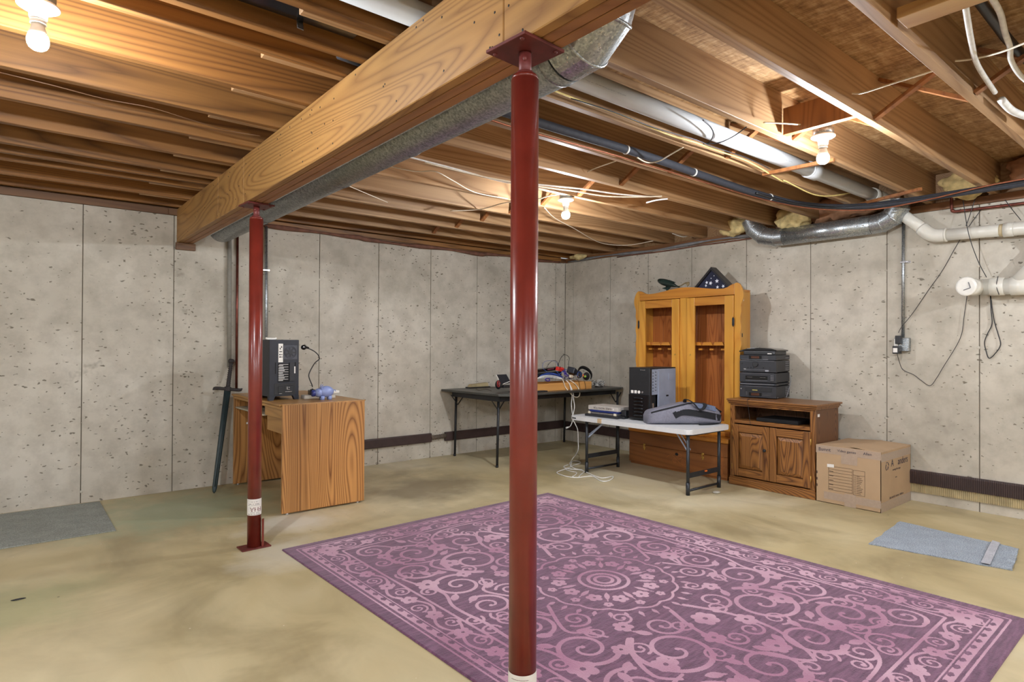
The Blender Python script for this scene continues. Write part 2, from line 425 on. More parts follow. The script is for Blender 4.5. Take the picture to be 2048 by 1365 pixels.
        if cat: o['category'] = cat
        if group: o['group'] = group
        return o

def smoothp(P, sub, closed=False):
    n = len(P); out = []
    rng = range(n) if closed else range(n - 1)
    for i in rng:
        if closed: a, b, c, d = P[i - 1], P[i], P[(i + 1) % n], P[(i + 2) % n]
        else: a, b, c, d = P[max(i - 1, 0)], P[i], P[i + 1], P[min(i + 2, n - 1)]
        for k in range(sub):
            t = k / sub
            out.append(.5 * ((2 * b) + (c - a) * t + (2 * a - 5 * b + 4 * c - d) * t * t + (3 * b - a - 3 * c + d) * t ** 3))
    if not closed: out.append(P[-1])
    return out

_tc = {}
def textmesh(txt, size, align='CENTER', ext=.0006):
    key = (txt, size, align, ext)
    if key in _tc: return _tc[key]
    cu = bpy.data.curves.new('t', 'FONT'); cu.body = txt; cu.size = size; cu.align_x = align; cu.align_y = 'CENTER'; cu.resolution_u = 3; cu.extrude = ext
    o = bpy.data.objects.new('t', cu); COL.objects.link(o)
    bpy.context.view_layer.update()
    me = o.evaluated_get(bpy.context.evaluated_depsgraph_get()).to_mesh()
    vs = [v.co.copy() for v in me.vertices]; fs = [tuple(p.vertices) for p in me.polygons]
    COL.objects.unlink(o); bpy.data.objects.remove(o); bpy.data.curves.remove(cu)
    _tc[key] = (vs, fs); return _tc[key]

def thing(name, label, cat, loc=(0, 0, 0), rz=0, group=None, local=False):
    o = bpy.data.objects.new(name, None); COL.objects.link(o); o.empty_display_size = .05
    o.location = loc; o.rotation_euler = (0, 0, rz); o['label'] = label; o['category'] = cat
    if group: o['group'] = group
    ROOT[o.name] = (Matrix.Translation(Vector(loc)) @ Euler((0, 0, rz)).to_matrix().to_4x4(), local)
    return o

def struct(name, label=None):
    o = bpy.data.objects.new(name, None); COL.objects.link(o); o['kind'] = 'structure'
    if label: o['label'] = label
    ROOT[o.name] = (Matrix.Identity(4), False)
    return o

def copypart(src, parent, loc=(0, 0, 0), rot=None):
    c = src.copy(); COL.objects.link(c); c.parent = parent; c.location = loc
    if rot: c.rotation_euler = rot
    return c

# ================================================================== THE ROOM
WX, WY, WH = 5.476, 5.611, 2.241      # inner faces of the right and left walls, wall height
X0, Y0 = -3.2, -3.4
JB, JT = 2.300, 2.535                # joist bottom / subfloor underside

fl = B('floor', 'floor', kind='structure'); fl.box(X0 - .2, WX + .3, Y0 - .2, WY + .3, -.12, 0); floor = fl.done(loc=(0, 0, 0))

def wall(name, axis, pos, seams, lo, hi, sign):
    """cast concrete wall: a backing and one proud panel per form board"""
    o = struct(name)
    th = .2 * sign
    b = B('joint_backing', 'joint', o)  # darker grey backing that shows in the panel joints
    if axis == 'y': b.box(lo - .2, hi + .2, pos + .006 * sign, pos + th, 0, WH)
    else: b.box(pos + .006 * sign, pos + th, lo, hi, 0, WH)
    b.done()
    xs = [lo] + [s for s in seams if lo < s < hi] + [hi]
    for i, (a, c) in enumerate(zip(xs, xs[1:])):
        off = random.uniform(-.0012, .0012)
        p = B('panel', 'wall', o)
        g = .003
        if axis == 'y': p.box(a + g, c - g, pos + off, pos + .01 * sign, 0, WH, .0015)
        else: p.box(pos + off, pos + .01 * sign, a + g, c - g, 0, WH, .0015)
        p.done()
    t = B('tie_scar', 'wall', o, kind='stuff')
    for s_ in xs[1:-1]:
        for z in (.09, .62, 1.2, 1.81):
            for dx in (-.05, .006, .05):
                if dx and random.random() < .5: continue
                r = random.uniform(.006, .013) if dx == .006 else .006
                c = Vector((s_ + dx, pos, z)) if axis == 'y' else Vector((pos, s_ + dx, z))
                t.sph(c + Vector((0, 0, random.uniform(-.02, .02))), (r, .003, r) if axis == 'y' else (.003, r, r), 8)
    t.done()
    return o
seamL = [.4369 + .6096 * n for n in range(-6, 9)]
seamR = [5.465, 4.858, 4.303, 3.7427, 3.133, 2.5235, 1.914, 1.3043] + [1.3043 - .6096 * n for n in range(1, 8)]
wall_left = wall('wall_left', 'y', WY, seamL, X0, WX, 1)
wall_right = wall('wall_right', 'x', WX, sorted(seamR), Y0, WY, 1)
wall_back = wall('wall_back', 'x', X0, sorted(seamR), Y0, WY, -1)
wall_front = wall('wall_front', 'y', Y0, seamL, X0, WX, -1)

# drain channel along the foot of both walls
def ribbed(b, ax, lo, hi, face, depth, z0, z1, pitch, rib, top=0.012):
    n = int((hi - lo) / pitch)
    def P(t, d, z): return (t, face - d, z) if ax == 'x' else (face - d, t, z)
    vs = []; fs = []
    prof = []
    for i in range(n):
        a = lo + i * pitch
        prof += [(a, depth), (a + pitch * .55, depth), (a + pitch * .6, depth - rib), (a + pitch * .95, depth - rib)]
    prof.append((lo + n * pitch, depth))
    for t, d in prof: vs += [P(t, d, z0), P(t, d, z1), P(t, d - top * .7, z1 + top), P(t, 0, z1 + top), P(t, 0, z0)]
    m = len(prof)
    for i in range(m - 1):
        for j in range(4): fs.append((i * 5 + j, (i + 1) * 5 + j, (i + 1) * 5 + j + 1, i * 5 + j + 1))
        fs.append((i * 5 + 4, (i + 1) * 5 + 4, (i + 1) * 5, i * 5))
    fs.append((0, 1, 2, 3, 4)); e = (m - 1) * 5; fs.append((e + 4, e + 3, e + 2, e + 1, e))
    b._add(vs, fs)
bl = struct('baseboard_right')
b = B('drain_channel', 'drain', bl); ribbed(b, 'y', Y0 + .1, WY - .03, WX, .03, .142, .232, .0125, .004); b.done()
b = B('membrane_strip', 'draintan', bl); ribbed(b, 'y', Y0 + .1, 2.3, WX, .016, .075, .138, .0125, .004, .003); b.done()
bl2 = struct('baseboard_left')
b = B('drain_channel', 'drain', bl2); b.box(1.9, 3.49, WY - .035, WY, .168, .262, .01, 2); b.done()
b = B('drain_channel', 'drain', bl2); b.box(3.66, WX - .03, WY - .035, WY, .162, .258, .01, 2); b.done()
b = B('drain_hose', plain('grey_brown_hose', (96, 84, 72), .7), bl2); b.tube([(3.48, WY - .03, .212), (3.67, WY - .03, .222)], .021, 12)
for k in range(6): b.cyl((3.5 + k * .028, WY - .03, .213 + k * .0015), (3.51 + k * .028, WY - .03, .2135 + k * .0015), .0245, n=12)
b.done()

# ceiling: subfloor sheets, joists, bridging
ceiling = struct('ceiling')
ys = [Y0 - .1, -2.4, -1.18, .04, 1.26, 2.48, 3.7, 4.92, WY + .2]
for j, (a, c) in enumerate(zip(ys, ys[1:])):
    xs = [X0 - .1] + [x for x in ((-1.9 + (j % 2) * 1.22), .54 + (j % 2) * 1.22, 2.98 + (j % 2) * 1.22)] + [WX + .25]
    for x0, x1 in zip(xs, xs[1:]):
        b = B('subfloor_panel', 'osb', ceiling); b.box(x0 + .0015, x1 - .0015, a + .0015, c - .0015, JT, JT + .018); b.done()
YK = lambda k: .814 + .4025 * k       # far face of joist k
TH = .038
KS = range(-10, 12)
def joist(name, m, x0, x1, parent=ceiling):
    b = B(name, m, parent); b.box(x0, x1, 0, TH, JB, JT, .002); return b.done()
jr = joist('joist', 'joist_x', .747, WX + .08)
jl = joist('joist', 'joist_brown', X0 - .1, 1.22)
first = True
for k in KS:
    yr = YK(k) + .019 - TH; yl = YK(k) - .019 - TH
    if first: jr.location = (0, yr, 0); jl.location = (0, yl, 0); first = False
    else: copypart(jr, ceiling, (0, yr, 0)); copypart(jl, ceiling, (0, yl, 0))
for y, a, c in ((2.205, -1.2, 1.18), (4.60, X0, 1.15), (5.53, X0, WX + .08)):
    b = B('joist', 'joist_brown', ceiling); b.box(a, c, y, y + TH, JB, JT, .002); b.done()
# crossed bridging halfway along the right bays
for k in range(-2, 11):
    ya, yb = YK(k) + .02, YK(k + 1) - .02
    for s_, x in ((0, 3.27), (1, 3.33)):
        if k == 3 and s_ == 0: pass
        z0, z1 = (JB + .012, JT - .015) if s_ else (JT - .015, JB + .012)
        b = B('cross_brace', 'brace', ceiling); b.bar((x, ya, z0), (x, yb, z1), .036, .016, (0, 0, 1)); b.done()
b = B('mounting_block', 'brace', ceiling); b.box(3.12, 3.158, 1.235, 1.58, JB + .002, JB + .14); b.done()
b = B('nailer_board', 'block', ceiling); b.box(2.30, 2.40, .41, .775, JB - .001, JB + .038, .002); b.done()
b = B('nailer_board', 'block', ceiling); b.box(2.30, 2.40, .0, .37, JB - .001, JB + .038, .002); b.done()
b = B('batten', 'brace', ceiling); b.bar(at('z', 2.287, 1526, 349), at('z', 2.287, 1668, 320), .022, .02, (0, 0, 1)); b.done()
b = B('batten', 'brace', ceiling); b.bar(at('z', 2.287, 1712, 411), at('z', 2.287, 1842, 378), .024, .02, (0, 0, 1)); b.done()
# sill boards on the wall tops
sl = struct('trim_1')
b = B('sill_board', 'sill', sl); b.box(X0, WX, WY - .012, WY + .13, WH + .002, JB - .002, .002); b.done()
b = B('sill_board', 'joist_brown', sl); b.box(1.3, WX - .1, WY - .03, WY - .012, WH + .012, JB - .004, .002); b.done()
b = B('sill_sealer', 'seal', sl, smooth=True)
pts = [Vector((x, WY - .026, WH + .006 - .03 * abs(noise.noise(Vector((x * 1.1, 3, 0)))) * (1 if x > 2.1 else .3) - (.012 if 2.7 < x < 4.2 else 0))) for x in np.arange(1.75, WX - .1, .06)]
b.tube(pts, lambda t: .017 + .006 * math.sin(t * 31), 8); b.done()
b = B('sill_board', 'sill', sl); b.box(X0, 1.0, WY - .02, WY - .012, WH - .0, WH + .05, .002); b.done()
sr = struct('trim_2')
b = B('sill_board', wood('sill_lumber_right', (140, 98, 62), (96, 62, 38), 'y', rings=24), sr); b.box(WX - .006, WX + .14, Y0, WY, WH + .002, JB - .002, .002); b.done()
b = B('sill_sealer', 'greyfoam', sr, smooth=True)
pts = [Vector((WX - .02, y, WH + .012 - .018 * noise.noise(Vector((0, y * 1.3, 0))))) for y in np.arange(2.9, WY - .05, .08)]
b.tube(pts, lambda t: .012 + .005 * math.sin(t * 23), 8); b.done()
b = B('sill_sealer', 'seal', sr, smooth=True)
pts = [Vector((WX - .012, y, WH - .012 - .02 * abs(noise.noise(Vector((4, y * 1.1, 0)))))) for y in np.arange(2.9, 4.8, .08)]
b.tube(pts, .008, 6); b.done()
rim = struct('trim_3')
b = B('rim_board', 'joist_x', rim); b.box(WX + .085, WX + .13, Y0, WY, JB, JT); b.done()
b = B('rim_board', 'joist_x', rim); b.box(X0, WX, WY + .08, WY + .12, JB, JT); b.done()
# insulation stuffed in the rim bays
def batt(label, c, r, seed, m='insul', group=None):
    b = B('insulation_batt', m, smooth=True, label=label); b.blob(c, r, seed, .45, 4, 14.0)
    return b.done(cat='insulation', group=group)
batt('yellow fibreglass stuffing at the wall top left of the galvanised elbow', (5.38, 3.20, 2.34), (.08, .15, .08), 1)
batt('torn yellow fibreglass tuft hanging right behind the galvanised wall duct', (5.34, 2.62, 2.33), (.07, .14, .10), 2)
batt('brown faced insulation above the galvanised wall duct', (5.42, 2.22, 2.36), (.06, .38, .10), 3, 'insulp')
batt('yellow fibreglass batt behind the copper riser at the top right', (5.43, 1.36, 2.40), (.05, .16, .10), 4)
batt('brown faced insulation in the last rim bay at the right edge', (5.44, .98, 2.42), (.05, .16, .11), 5, 'insulp')
batt('small pale fibreglass tuft in the far corner of the wall top', (5.33, 5.25, 2.27), (.07, .11, .035), 6)

# ------------------------------------------------------------------ beam
beam = thing('support_beam', 'long built-up timber beam of three planks running overhead on the red posts', 'beam', (1.125, 1.1, 2.022))
BZ = 2.298
def plank(x0, x1, cuts, m):
    ys = [Y0] + cuts + [WY + .03]
    for a, c in zip(ys, ys[1:]):
        b = B('plank', m, beam); b.box(x0, x1, a + .001, c - .001, 2.022 + random.uniform(0, .002), BZ, .003); b.done()
plank(1.065, 1.103, [1.341, 3.782, 4.346], 'beam')
plank(1.106, 1.144, [.2, 2.6], 'beam_dark')
plank(1.147, 1.185, [-.4, 3.2], 'beam_dark')
b = B('nail_head', 'blackm', beam, kind='stuff')
for k in range(70):
    b.sph((1.0645, random.uniform(.9, 5.5), random.choice((2.06, 2.15, 2.26)) + random.uniform(-.02, .02)), (.001, .004, .004), 6)
b.done()
b = B('shim_block', 'sill', label='short red-brown wood block on the wall under the far end of the beam')
b.box(1.055, 1.2, WY - .03, WY + .02, 1.966, 2.022, .002); b.done(cat='block')

# ------------------------------------------------------------------ red posts
def post(loc, label, lab, ang):
    x, y = loc
    t = thing('support_post', label, 'post', (x, y, 0), 0, 'red steel posts under the beam')
    r = .0385
    b = B('tube', 'red', t); b.cyl((x, y, .006), (x, y, 1.935), r, n=40); b.lathe([(r, 0), (r - .004, .012), (r * .5, .013)], (x, y, 1.935), 40); b.done()
    b = B('base_plate', 'redplate', t); b.obox((x, y, .004), (.165, .105, .008), (0, 0, R(2)), .001); b.done()
    b = B('top_plate', 'redplate', t); b.obox((x, y, 2.017), (.155, .155, .009), (0, 0, R(4)), .001)
    for a in (-1, 1):
        for c in (-1, 1): b.sph((x + a * .06, y + c * .058, 2.012), (.007, .007, .005), 8)
    b.done()
    b = B('jack_screw', 'redplate', t); b.cyl((x, y, 1.94), (x, y, 2.014), .0175, n=20); b.lathe([(.024, 0), (.024, .012), (.018, .014)], (x, y, 1.945), 20); b.sph((x - .012, y - .013, 1.99), (.006, .006, .008), 8); b.done()
    b = B('label_band', 'paper', t, label='white printed paper band')
    z0, z1 = lab
    n = 28; vs = []; fs = []
    for i in range(n + 1):
        a = ang - 1.75 + 3.5 * i / n
        for z in (z0, z1):
            for rr in (r + .0004, r + .0009): vs.append((x + rr * math.cos(a), y + rr * math.sin(a), z))
    for i in range(n):
        k = i * 4; fs += [(k + 1, k + 5, k + 7, k + 3), (k, k + 2, k + 6, k + 4), (k, k + 4, k + 5, k + 1), (k + 2, k + 3, k + 7, k + 6)]
    b._add(vs, fs); b.done()
    return t, r
def wrap(x, y, r, a0, zc, flip=True):
    # text facing outward on the post, upside down
    def fn(v):
        u = -v.x if flip else v.x; w_ = -v.y if flip else v.y
        a = a0 + u / r
        rr = r + .0011 + v.z * .3
        return Vector((x + rr * math.cos(a), y + rr * math.sin(a), zc + w_))
    return fn
PL = (1.137, 3.773); PN = (1.110, 1.300)
aL = math.atan2(-PL[1], -PL[0]); aN = math.atan2(-PN[1], -PN[0])
t, r = post(PL, 'farther red steel post standing at the left beside the oak desk', (.196, .290), aL)
b = B('printed_text', 'inkred', t); b.text('FHA', .036, wrap(*PL, r, aL + .22, .232)); b.done()
b = B('printed_lines', 'ink', t, kind='stuff')
for z, w_, h in ((.275, .05, .0022), (.262, .06, .003), (.2545, .07, .0015), (.212, .06, .002), (.204, .07, .0015), (.2005, .07, .0012)):
    for k in range(10):
        if random.random() < .25: continue
        a = aL + (k - 5) * w_ / r / 10
        b.obox((PL[0] + (r + .001) * math.cos(a), PL[1] + (r + .001) * math.sin(a), z), (.0006, w_ / 13, h), (0, 0, a))
b.done()
b = B('side_flange', 'red', t); b.obox((1.18, 3.75, .085), (.012, .03, .155), (0, 0, R(-20)), .001); b.done()
t, r = post(PN, 'nearer red steel post in the middle of the picture, beside the purple rug', (.205, .302), aN)
b = B('printed_lines', 'inkred', t, kind='stuff')
for k in range(22):
    a = aN - .9 + .06 * k
    b.obox((PN[0] + (r + .001) * math.cos(a), PN[1] + (r + .001) * math.sin(a), .272 + random.uniform(-.002, .002)), (.0006, .0016, random.uniform(.003, .006)), (0, 0, a))
for z in (.245, .215, .206):
    for k in range(16):
        a = aN - .8 + .08 * k
        b.obox((PN[0] + (r + .001) * math.cos(a), PN[1] + (r + .001) * math.sin(a), z + .045), (.0006, .0022, .0012), (0, 0, a))
b.done()

# ================================================================== PIPES, DUCTS, WIRES
t = thing('air_duct', 'round galvanised duct running under the joists along the timber beam, elbow at its near end', 'duct', (1.33, 3.2, 2.0))
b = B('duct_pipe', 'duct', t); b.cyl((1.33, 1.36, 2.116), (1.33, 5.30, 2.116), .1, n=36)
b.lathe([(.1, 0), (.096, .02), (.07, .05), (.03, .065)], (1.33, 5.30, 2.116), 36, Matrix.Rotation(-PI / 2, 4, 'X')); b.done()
for y in (1.40, 2.35, 3.05, 4.25):
    b = B('seam_band', 'duct', t); b.lathe([(.1005, -.006), (.1035, -.003), (.1035, .003), (.1005, .006)], (1.33, y, 2.116), 36, Matrix.Rotation(PI / 2, 4, 'X'), cap=False); b.done()
def gores(b, pts, r, n=32, band=True):
    """segmented elbow: straight gores meeting at mitred rings"""
    pts = [Vector(p) for p in pts]; rings = []; prev = None
    for i, p in enumerate(pts):
        d0 = (p - pts[i - 1]).normalized() if i else (pts[1] - p).normalized()
        d1 = (pts[i + 1] - p).normalized() if i < len(pts) - 1 else d0
        tg = (d0 + d1).normalized(); k = 1 / max(.5, tg.dot(d0))
        a = prev - tg * prev.dot(tg) if prev is not None else tg.orthogonal()
        a.normalize(); prev = a; c = tg.cross(a)
        bend = (d1 - d0); bend = bend.normalized() if bend.length > 1e-4 else None
        ring = []
        for j in range(n):
            v = a * math.cos(2 * PI * j / n) + c * math.sin(2 * PI * j / n)
            if bend is not None:
                bb = (bend - tg * bend.dot(tg)).normalized(); v = v + bb * v.dot(bb) * (k - 1)
            ring.append(p + v * r)
        rings.append((ring, tg, p))
    b.loft([x[0] for x in rings], True, False)
    if band:
        for ring, tg, p in rings[1:-1]:
            b.loft([[q + (q - p) * sc + tg * off for q in ring] for sc, off in ((.0, -.005), (.035, -.002), (.035, .003), (.0, .006))], False)
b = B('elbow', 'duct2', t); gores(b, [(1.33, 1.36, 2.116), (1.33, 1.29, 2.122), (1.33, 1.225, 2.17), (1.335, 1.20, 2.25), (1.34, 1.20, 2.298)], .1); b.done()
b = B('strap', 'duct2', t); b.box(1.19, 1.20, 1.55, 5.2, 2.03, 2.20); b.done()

t = thing('wall_duct', 'bright galvanised duct with two segmented elbows hung along the top of the right wall', 'duct', (5.33, 2.3, 2.08))
W_ = lambda px, py, x=5.36: at('x', x, px, py)
b = B('duct_pipe', 'duct2', t); b.cyl((5.36, 1.98, 2.18), (5.36, 2.70, 2.18), .076, n=40); b.done()
b = B('elbow', 'duct2', t); gores(b, [(5.36, 2.70, 2.18), (5.36, 2.78, 2.183), (5.355, 2.90, 2.215), (5.345, 2.985, 2.29), (5.34, 3.02, 2.37)], .077, 40); b.done()
b = B('elbow', 'duct2', t); gores(b, [(5.36, 1.98, 2.18), (5.36, 1.91, 2.185), (5.355, 1.83, 2.22), (5.35, 1.79, 2.28), (5.35, 1.79, 2.34)], .077, 40); b.done()
b = B('screw', 'silver', t, kind='stuff')
for y in (2.02, 2.06, 2.66, 2.70): b.sph((5.285, y, 2.17), .004, 6)
b.done()

# grey sewer pipe over the beam, along the joists
t = thing('sewer_pipe', 'long grey plastic drain pipe slung between the joists across the ceiling', 'pipe', (3.0, 1.87, 2.30))
PY, PZ = 1.87, 2.352
b = B('pipe_run', 'pvcgrey', t); b.cyl((.62, PY, PZ), (5.12, PY, PZ), .0445, n=28); b.done()
b = B('coupling', 'pvcwhite', t, label='white coupling'); b.lathe([(.0445, 0), (.053, .004), (.053, .07), (.049, .075), (.049, .08), (.053, .085), (.053, .15), (.0445, .155)], (.62, PY, PZ), 28, Matrix.Rotation(PI / 2, 4, 'Y')); b.done()
b = B('pipe_run', 'pvcwhite', t, label='white far-left length'); b.cyl((X0, PY, PZ + .012), (.66, PY, PZ), .0445, n=28); b.done()
b = B('coupling', 'pvcgrey', t); b.lathe([(.0445, 0), (.052, .003), (.052, .12), (.0445, .123)], (4.02, PY, PZ), 28, Matrix.Rotation(PI / 2, 4, 'Y')); b.lathe([(.046, 0), (.0535, .001), (.0535, .005), (.046, .006)], (4.02, PY, PZ), 28, Matrix.Rotation(PI / 2, 4, 'Y')); b.done()
b = B('coupling', 'pvcwhite', t, label='white end coupling'); b.lathe([(.0445, 0), (.053, .003), (.053, .08), (.0445, .083)], (5.05, PY, PZ), 28, Matrix.Rotation(PI / 2, 4, 'Y')); b.done()
b = B('printed_marks', 'tilegrey', t, kind='stuff')
for x0 in (1.75, 2.72, 3.3):
    x = x0
    while x < x0 + .42:
        L = random.uniform(.006, .017)
        a = R(205) + random.uniform(-.03, .03)
        if random.random() < .85: b.obox((x, PY + .0448 * math.cos(a), PZ + .0448 * math.sin(a)), (L, .0008, .006), (a - PI / 2, 0, 0))
        x += L + .006
b.done()
b = B('elbow', 'pvcwhite', t, label='white wall elbow'); b.tube([(5.12, PY, PZ), (5.25, PY, PZ), (5.34, PY - .01, PZ - .02), (5.385, PY - .06, PZ - .06)], .052, 24, sub=4); b.done()

t = thing('drain_pipe', 'white drain pipe that slants down and runs along the top of the right wall', 'pipe', (5.385, 1.4, 2.0))
b = B('pipe_run', 'pvcwhite', t); b.cyl((5.385, 1.83, 2.285), (5.385, 1.60, 2.065), .043, n=28); b.done()
b = B('elbow', 'pvcwhite', t); b.tube([(5.385, 1.645, 2.105), (5.385, 1.60, 2.062), (5.385, 1.555, 2.038), (5.385, 1.49, 2.033)], .049, 28, sub=5); b.lathe([(.049, 0), (.0515, .002), (.0515, .012), (.049, .014)], (5.385, 1.492, 2.033), 28, Matrix.Rotation(PI / 2, 4, 'X')); b.done()
b = B('pipe_run', 'pvcwhite', t); b.cyl((5.385, 1.50, 2.033), (5.385, 1.07, 2.018), .043, n=28); b.done()
b = B('primer_stain', 'pvcdirt', t); b.cyl((5.385, 1.165, 2.0215), (5.385, 1.14, 2.0205), .0436, n=28); b.done()
b = B('coupling', 'pvcwhite', t); b.cyl((5.385, 1.142, 2.0205), (5.385, 1.085, 2.0185), .0495, n=28)
b.tube([(5.385, 1.09, 2.0185), (5.385, 1.03, 2.017), (5.385, .96, 2.0), (5.385, .90, 1.95), (5.385, .86, 1.88)], .047, 24, sub=4); b.done()

t = thing('cleanout_fitting', 'white round cleanout plug and wye fitting sticking out of the right wall', 'pipe', (5.36, 1.2, 1.56))
d = Vector((-.96, .16, .0)).normalized(); c0 = Vector((5.385, 1.295, 1.628))
b = B('branch', 'pvcwhite', t); b.cyl(c0 + d * .02, c0 + d * .15, .060, .060, 32); b.done()
b = B('pipe_run', 'pvcwhite', t); b.cyl((5.385, 1.27, 1.628), (5.385, -1.6, 1.57), .057, n=32)
b.lathe([(.057, 0), (.063, .003), (.063, .08), (.057, .083)], (5.385, 1.22, 1.627), 32, Matrix.Rotation(PI / 2, 4, 'X')); b.lathe([(.057, 0), (.064, .003), (.064, .1), (.057, .103)], (5.385, 1.105, 1.624), 32, Matrix.Rotation(PI / 2, 4, 'X')); b.done()
b = B('wye_branch', 'pvcwhite', t); b.cyl((5.385, 1.06, 1.64), (5.385, .85, 1.90), .055, n=28); b.done()
M = Matrix(((-d.y, 0, d.x, 0), (d.x, 0, d.y, 0), (0, 1, 0, 0), (0, 0, 0, 1)))
cc = c0 + d * .15
b = B('screw_plug', 'white', t)
b.lathe([(.066, 0), (.067, .004), (.067, .012), (.062, .016), (.05, .017), (.0, .017)][:5], cc, 36, M); b.done()
b = B('plug_wrench_slot', 'tilegrey', t)
for p0, p1 in (((-.012, -.026), (.030, -.012)), ((.030, -.012), (.018, .028))):
    b.bar(cc + d * .02 + M.to_3x3() @ Vector((p0[0], p0[1], 0)), cc + d * .02 + M.to_3x3() @ Vector((p1[0], p1[1], 0)), .005, .007, d)
b.done()

# insulated refrigerant line with copper tube
path = [(1.0, 2.30, 2.345), (1.6, 2.33, 2.335), (2.2, 2.335, 2.333), (2.9, 2.325, 2.332), (3.5, 2.33, 2.322), (4.1, 2.31, 2.302), (4.55, 2.22, 2.272), (4.85, 2.07, 2.262), (5.02, 1.85, 2.262), (5.06, 1.55, 2.262), (5.06, 1.2, 2.262), (5.05, .8, 2.255), (5.05, .3, 2.25)]
b = B('insulated_line', 'foam', smooth=True, label='black foam-wrapped pipe snaking under the joists and along the right wall'); b.tube(path, .0235, 12, sub=8); b.done(cat='pipe')
b = B('wire_bundle', 'black', label='thin black cables strapped beside the foam-wrapped pipe at the right wall'); 
b.tube([(p[0] + .01, p[1] - .03, p[2] - .012) for p in path[5:]], .008, 6, sub=6); b.tube([(p[0] - .03, p[1] - .012, p[2] + .0) for p in path[6:]], .005, 6, sub=6); b.done(cat='cable')
cp = [(1.4, 2.345, 2.30), (1.9, 2.375, 2.291), (2.5, 2.36, 2.293), (3.0, 2.355, 2.294), (3.6, 2.355, 2.292), (4.2, 2.30, 2.268), (4.6, 2.17, 2.24), (4.86, 2.0, 2.228), (5.0, 1.8, 2.225), (5.02, 1.5, 2.24), (5.0, 1.1, 2.27), (5.0, .7, 2.272), (5.0, .3, 2.27)]
b = B('copper_line', 'copper', label='bare copper tube following the black foam-wrapped pipe'); b.tube(cp, .0055, 8, sub=6); b.done(cat='pipe')
b = B('pipe_strap', 'white', label='white zip ties holding the black foam-wrapped pipe', kind='stuff')
for x, y, z in ((2.75, 2.327, 2.332), (3.42, 2.329, 2.323), (4.3, 2.28, 2.29)):
    b.lathe([(.0245, 0), (.0262, .001), (.0262, .012), (.0245, .013)], (x, y, z), 16, Matrix.Rotation(PI / 2, 4, 'Y'))
b.done(cat='strap')

# copper riser on the right wall
b = B('copper_riser', 'coppdark', label='aged copper pipe that drops from the joists and turns along the right wall')
X = 5.43
b.tube([(X, 1.33, 2.44), (X, 1.40, 2.44), (X, 1.452, 2.437), (X, 1.462, 2.42), (X, 1.462, 2.34), (X, 1.462, 2.235), (X, 1.455, 2.212), (X, 1.435, 2.206), (X, 1.3, 2.203), (X, .9, 2.195), (X, .5, 2.19)], .0105, 12, sub=3)
for p in ((X, 1.456, 2.43), (X, 1.456, 2.215)): b.sph(p, .014, 10)
b.done(cat='pipe')

# conduit, outlet box, adapters on the right wall
t = thing('wall_conduit', 'thin grey steel conduit on the right wall ending in a square outlet box', 'conduit', (5.46, 1.78, 1.15))
b = B('conduit_tube', 'conduit', t); b.cyl((5.462, 1.79, 2.30), (5.462, 1.795, 1.275), .0115, n=14); b.done()
b = B('strap', 'silver', t); b.box(5.448, WX, 1.765, 1.81, 1.862, 1.874, .001); b.box(5.47, WX, 1.745, 1.775, 1.86, 1.876, .001); b.sph((5.468, 1.752, 1.868), .004, 8); b.done()
b = B('outlet_box', 'conduit', t); b.box(5.428, WX - .001, 1.742, 1.846, 1.165, 1.27, .004); b.done()
b = B('cover_plate', 'duct2', t); b.box(5.424, 5.428, 1.742, 1.815, 1.166, 1.269, .002); b.done()
b = B('receptacle', 'white', t); b.box(5.4235, 5.428, 1.817, 1.845, 1.17, 1.262, .002); b.done()
t = thing('power_adapter', 'upper black plug-in adapter on the wall outlet box', 'adapter', (5.405, 1.81, 1.22), group='black adapters in the wall outlet')
b = B('body', 'adapter', t); b.box(5.385, 5.4235, 1.786, 1.826, 1.222, 1.288, .005, 2); b.done()
b = B('cord', 'black', t)
b.tube([at('x', 5.40, 1797, 666), at('x', 5.42, 1803, 655), at('x', 5.455, 1826, 626), at('x', 5.46, 1856, 582), at('x', 5.46, 1885, 541), at('x', 5.46, 1914, 490), at('x', 5.46, 1940, 450), at('x', 5.46, 1962, 420)], .0024, 6, sub=5); b.done()
t = thing('power_adapter', 'lower black adapter with white label on the wall outlet box', 'adapter', (5.40, 1.81, 1.14), group='black adapters in the wall outlet')
b = B('body', 'adapter', t); b.box(5.355, 5.4235, 1.79, 1.834, 1.145, 1.207, .005, 2); b.done()
b = B('sticker', 'paper', t); b.box(5.354, 5.356, 1.798, 1.828, 1.156, 1.19); b.done()
w2 = [(1797, 715), (1798, 722), (1806, 740), (1827, 750), (1843, 762), (1860, 772), (1873, 757), (1885, 737), (1920, 678), (1928, 634), (1934, 592)]
b = B('cord', 'black', t); b.tube([Vector((5.39, 1.812, 1.15))] + [at('x', 5.455, *p) for p in w2[1:]], .0024, 6, sub=5); b.done()
for nm, lab, pts, x0 in (('hanging_wire', 'black wire that hangs over the white pipe and loops below the cleanout plug', [(1926, 400), (1937, 467), (1955, 520), (1973, 555)], 5.30),
                         ('hanging_wire', 'black wire crossing behind the white pipe near the copper bend', [(1950, 398), (1940, 430), (1932, 452)], 5.40),
                         ('hanging_wire', 'short black wire drooping to the white pipe at the right edge', [(2010, 400), (2025, 420), (2042, 441)], 5.35)):
    b = B(nm, 'black', label=lab); b.tube([at('x', x0, *p) for p in pts], .0026, 6, sub=5)
    if 'loops' in lab:
        b.tube([at('x', 5.46, *p) for p in [(1981, 592), (1982, 620), (1984, 648), (1975, 668), (1969, 685), (1972, 702), (1978, 717), (1990, 708), (2001, 690), (1996, 668), (1988, 640), (1981, 592)]], .0034, 6, sub=5)
        b.tube([at('x', 5.325, *p) for p in [(1996, 553), (1993, 572), (1998, 590)]], .0026, 6, sub=5)
    b.done(cat='wire')

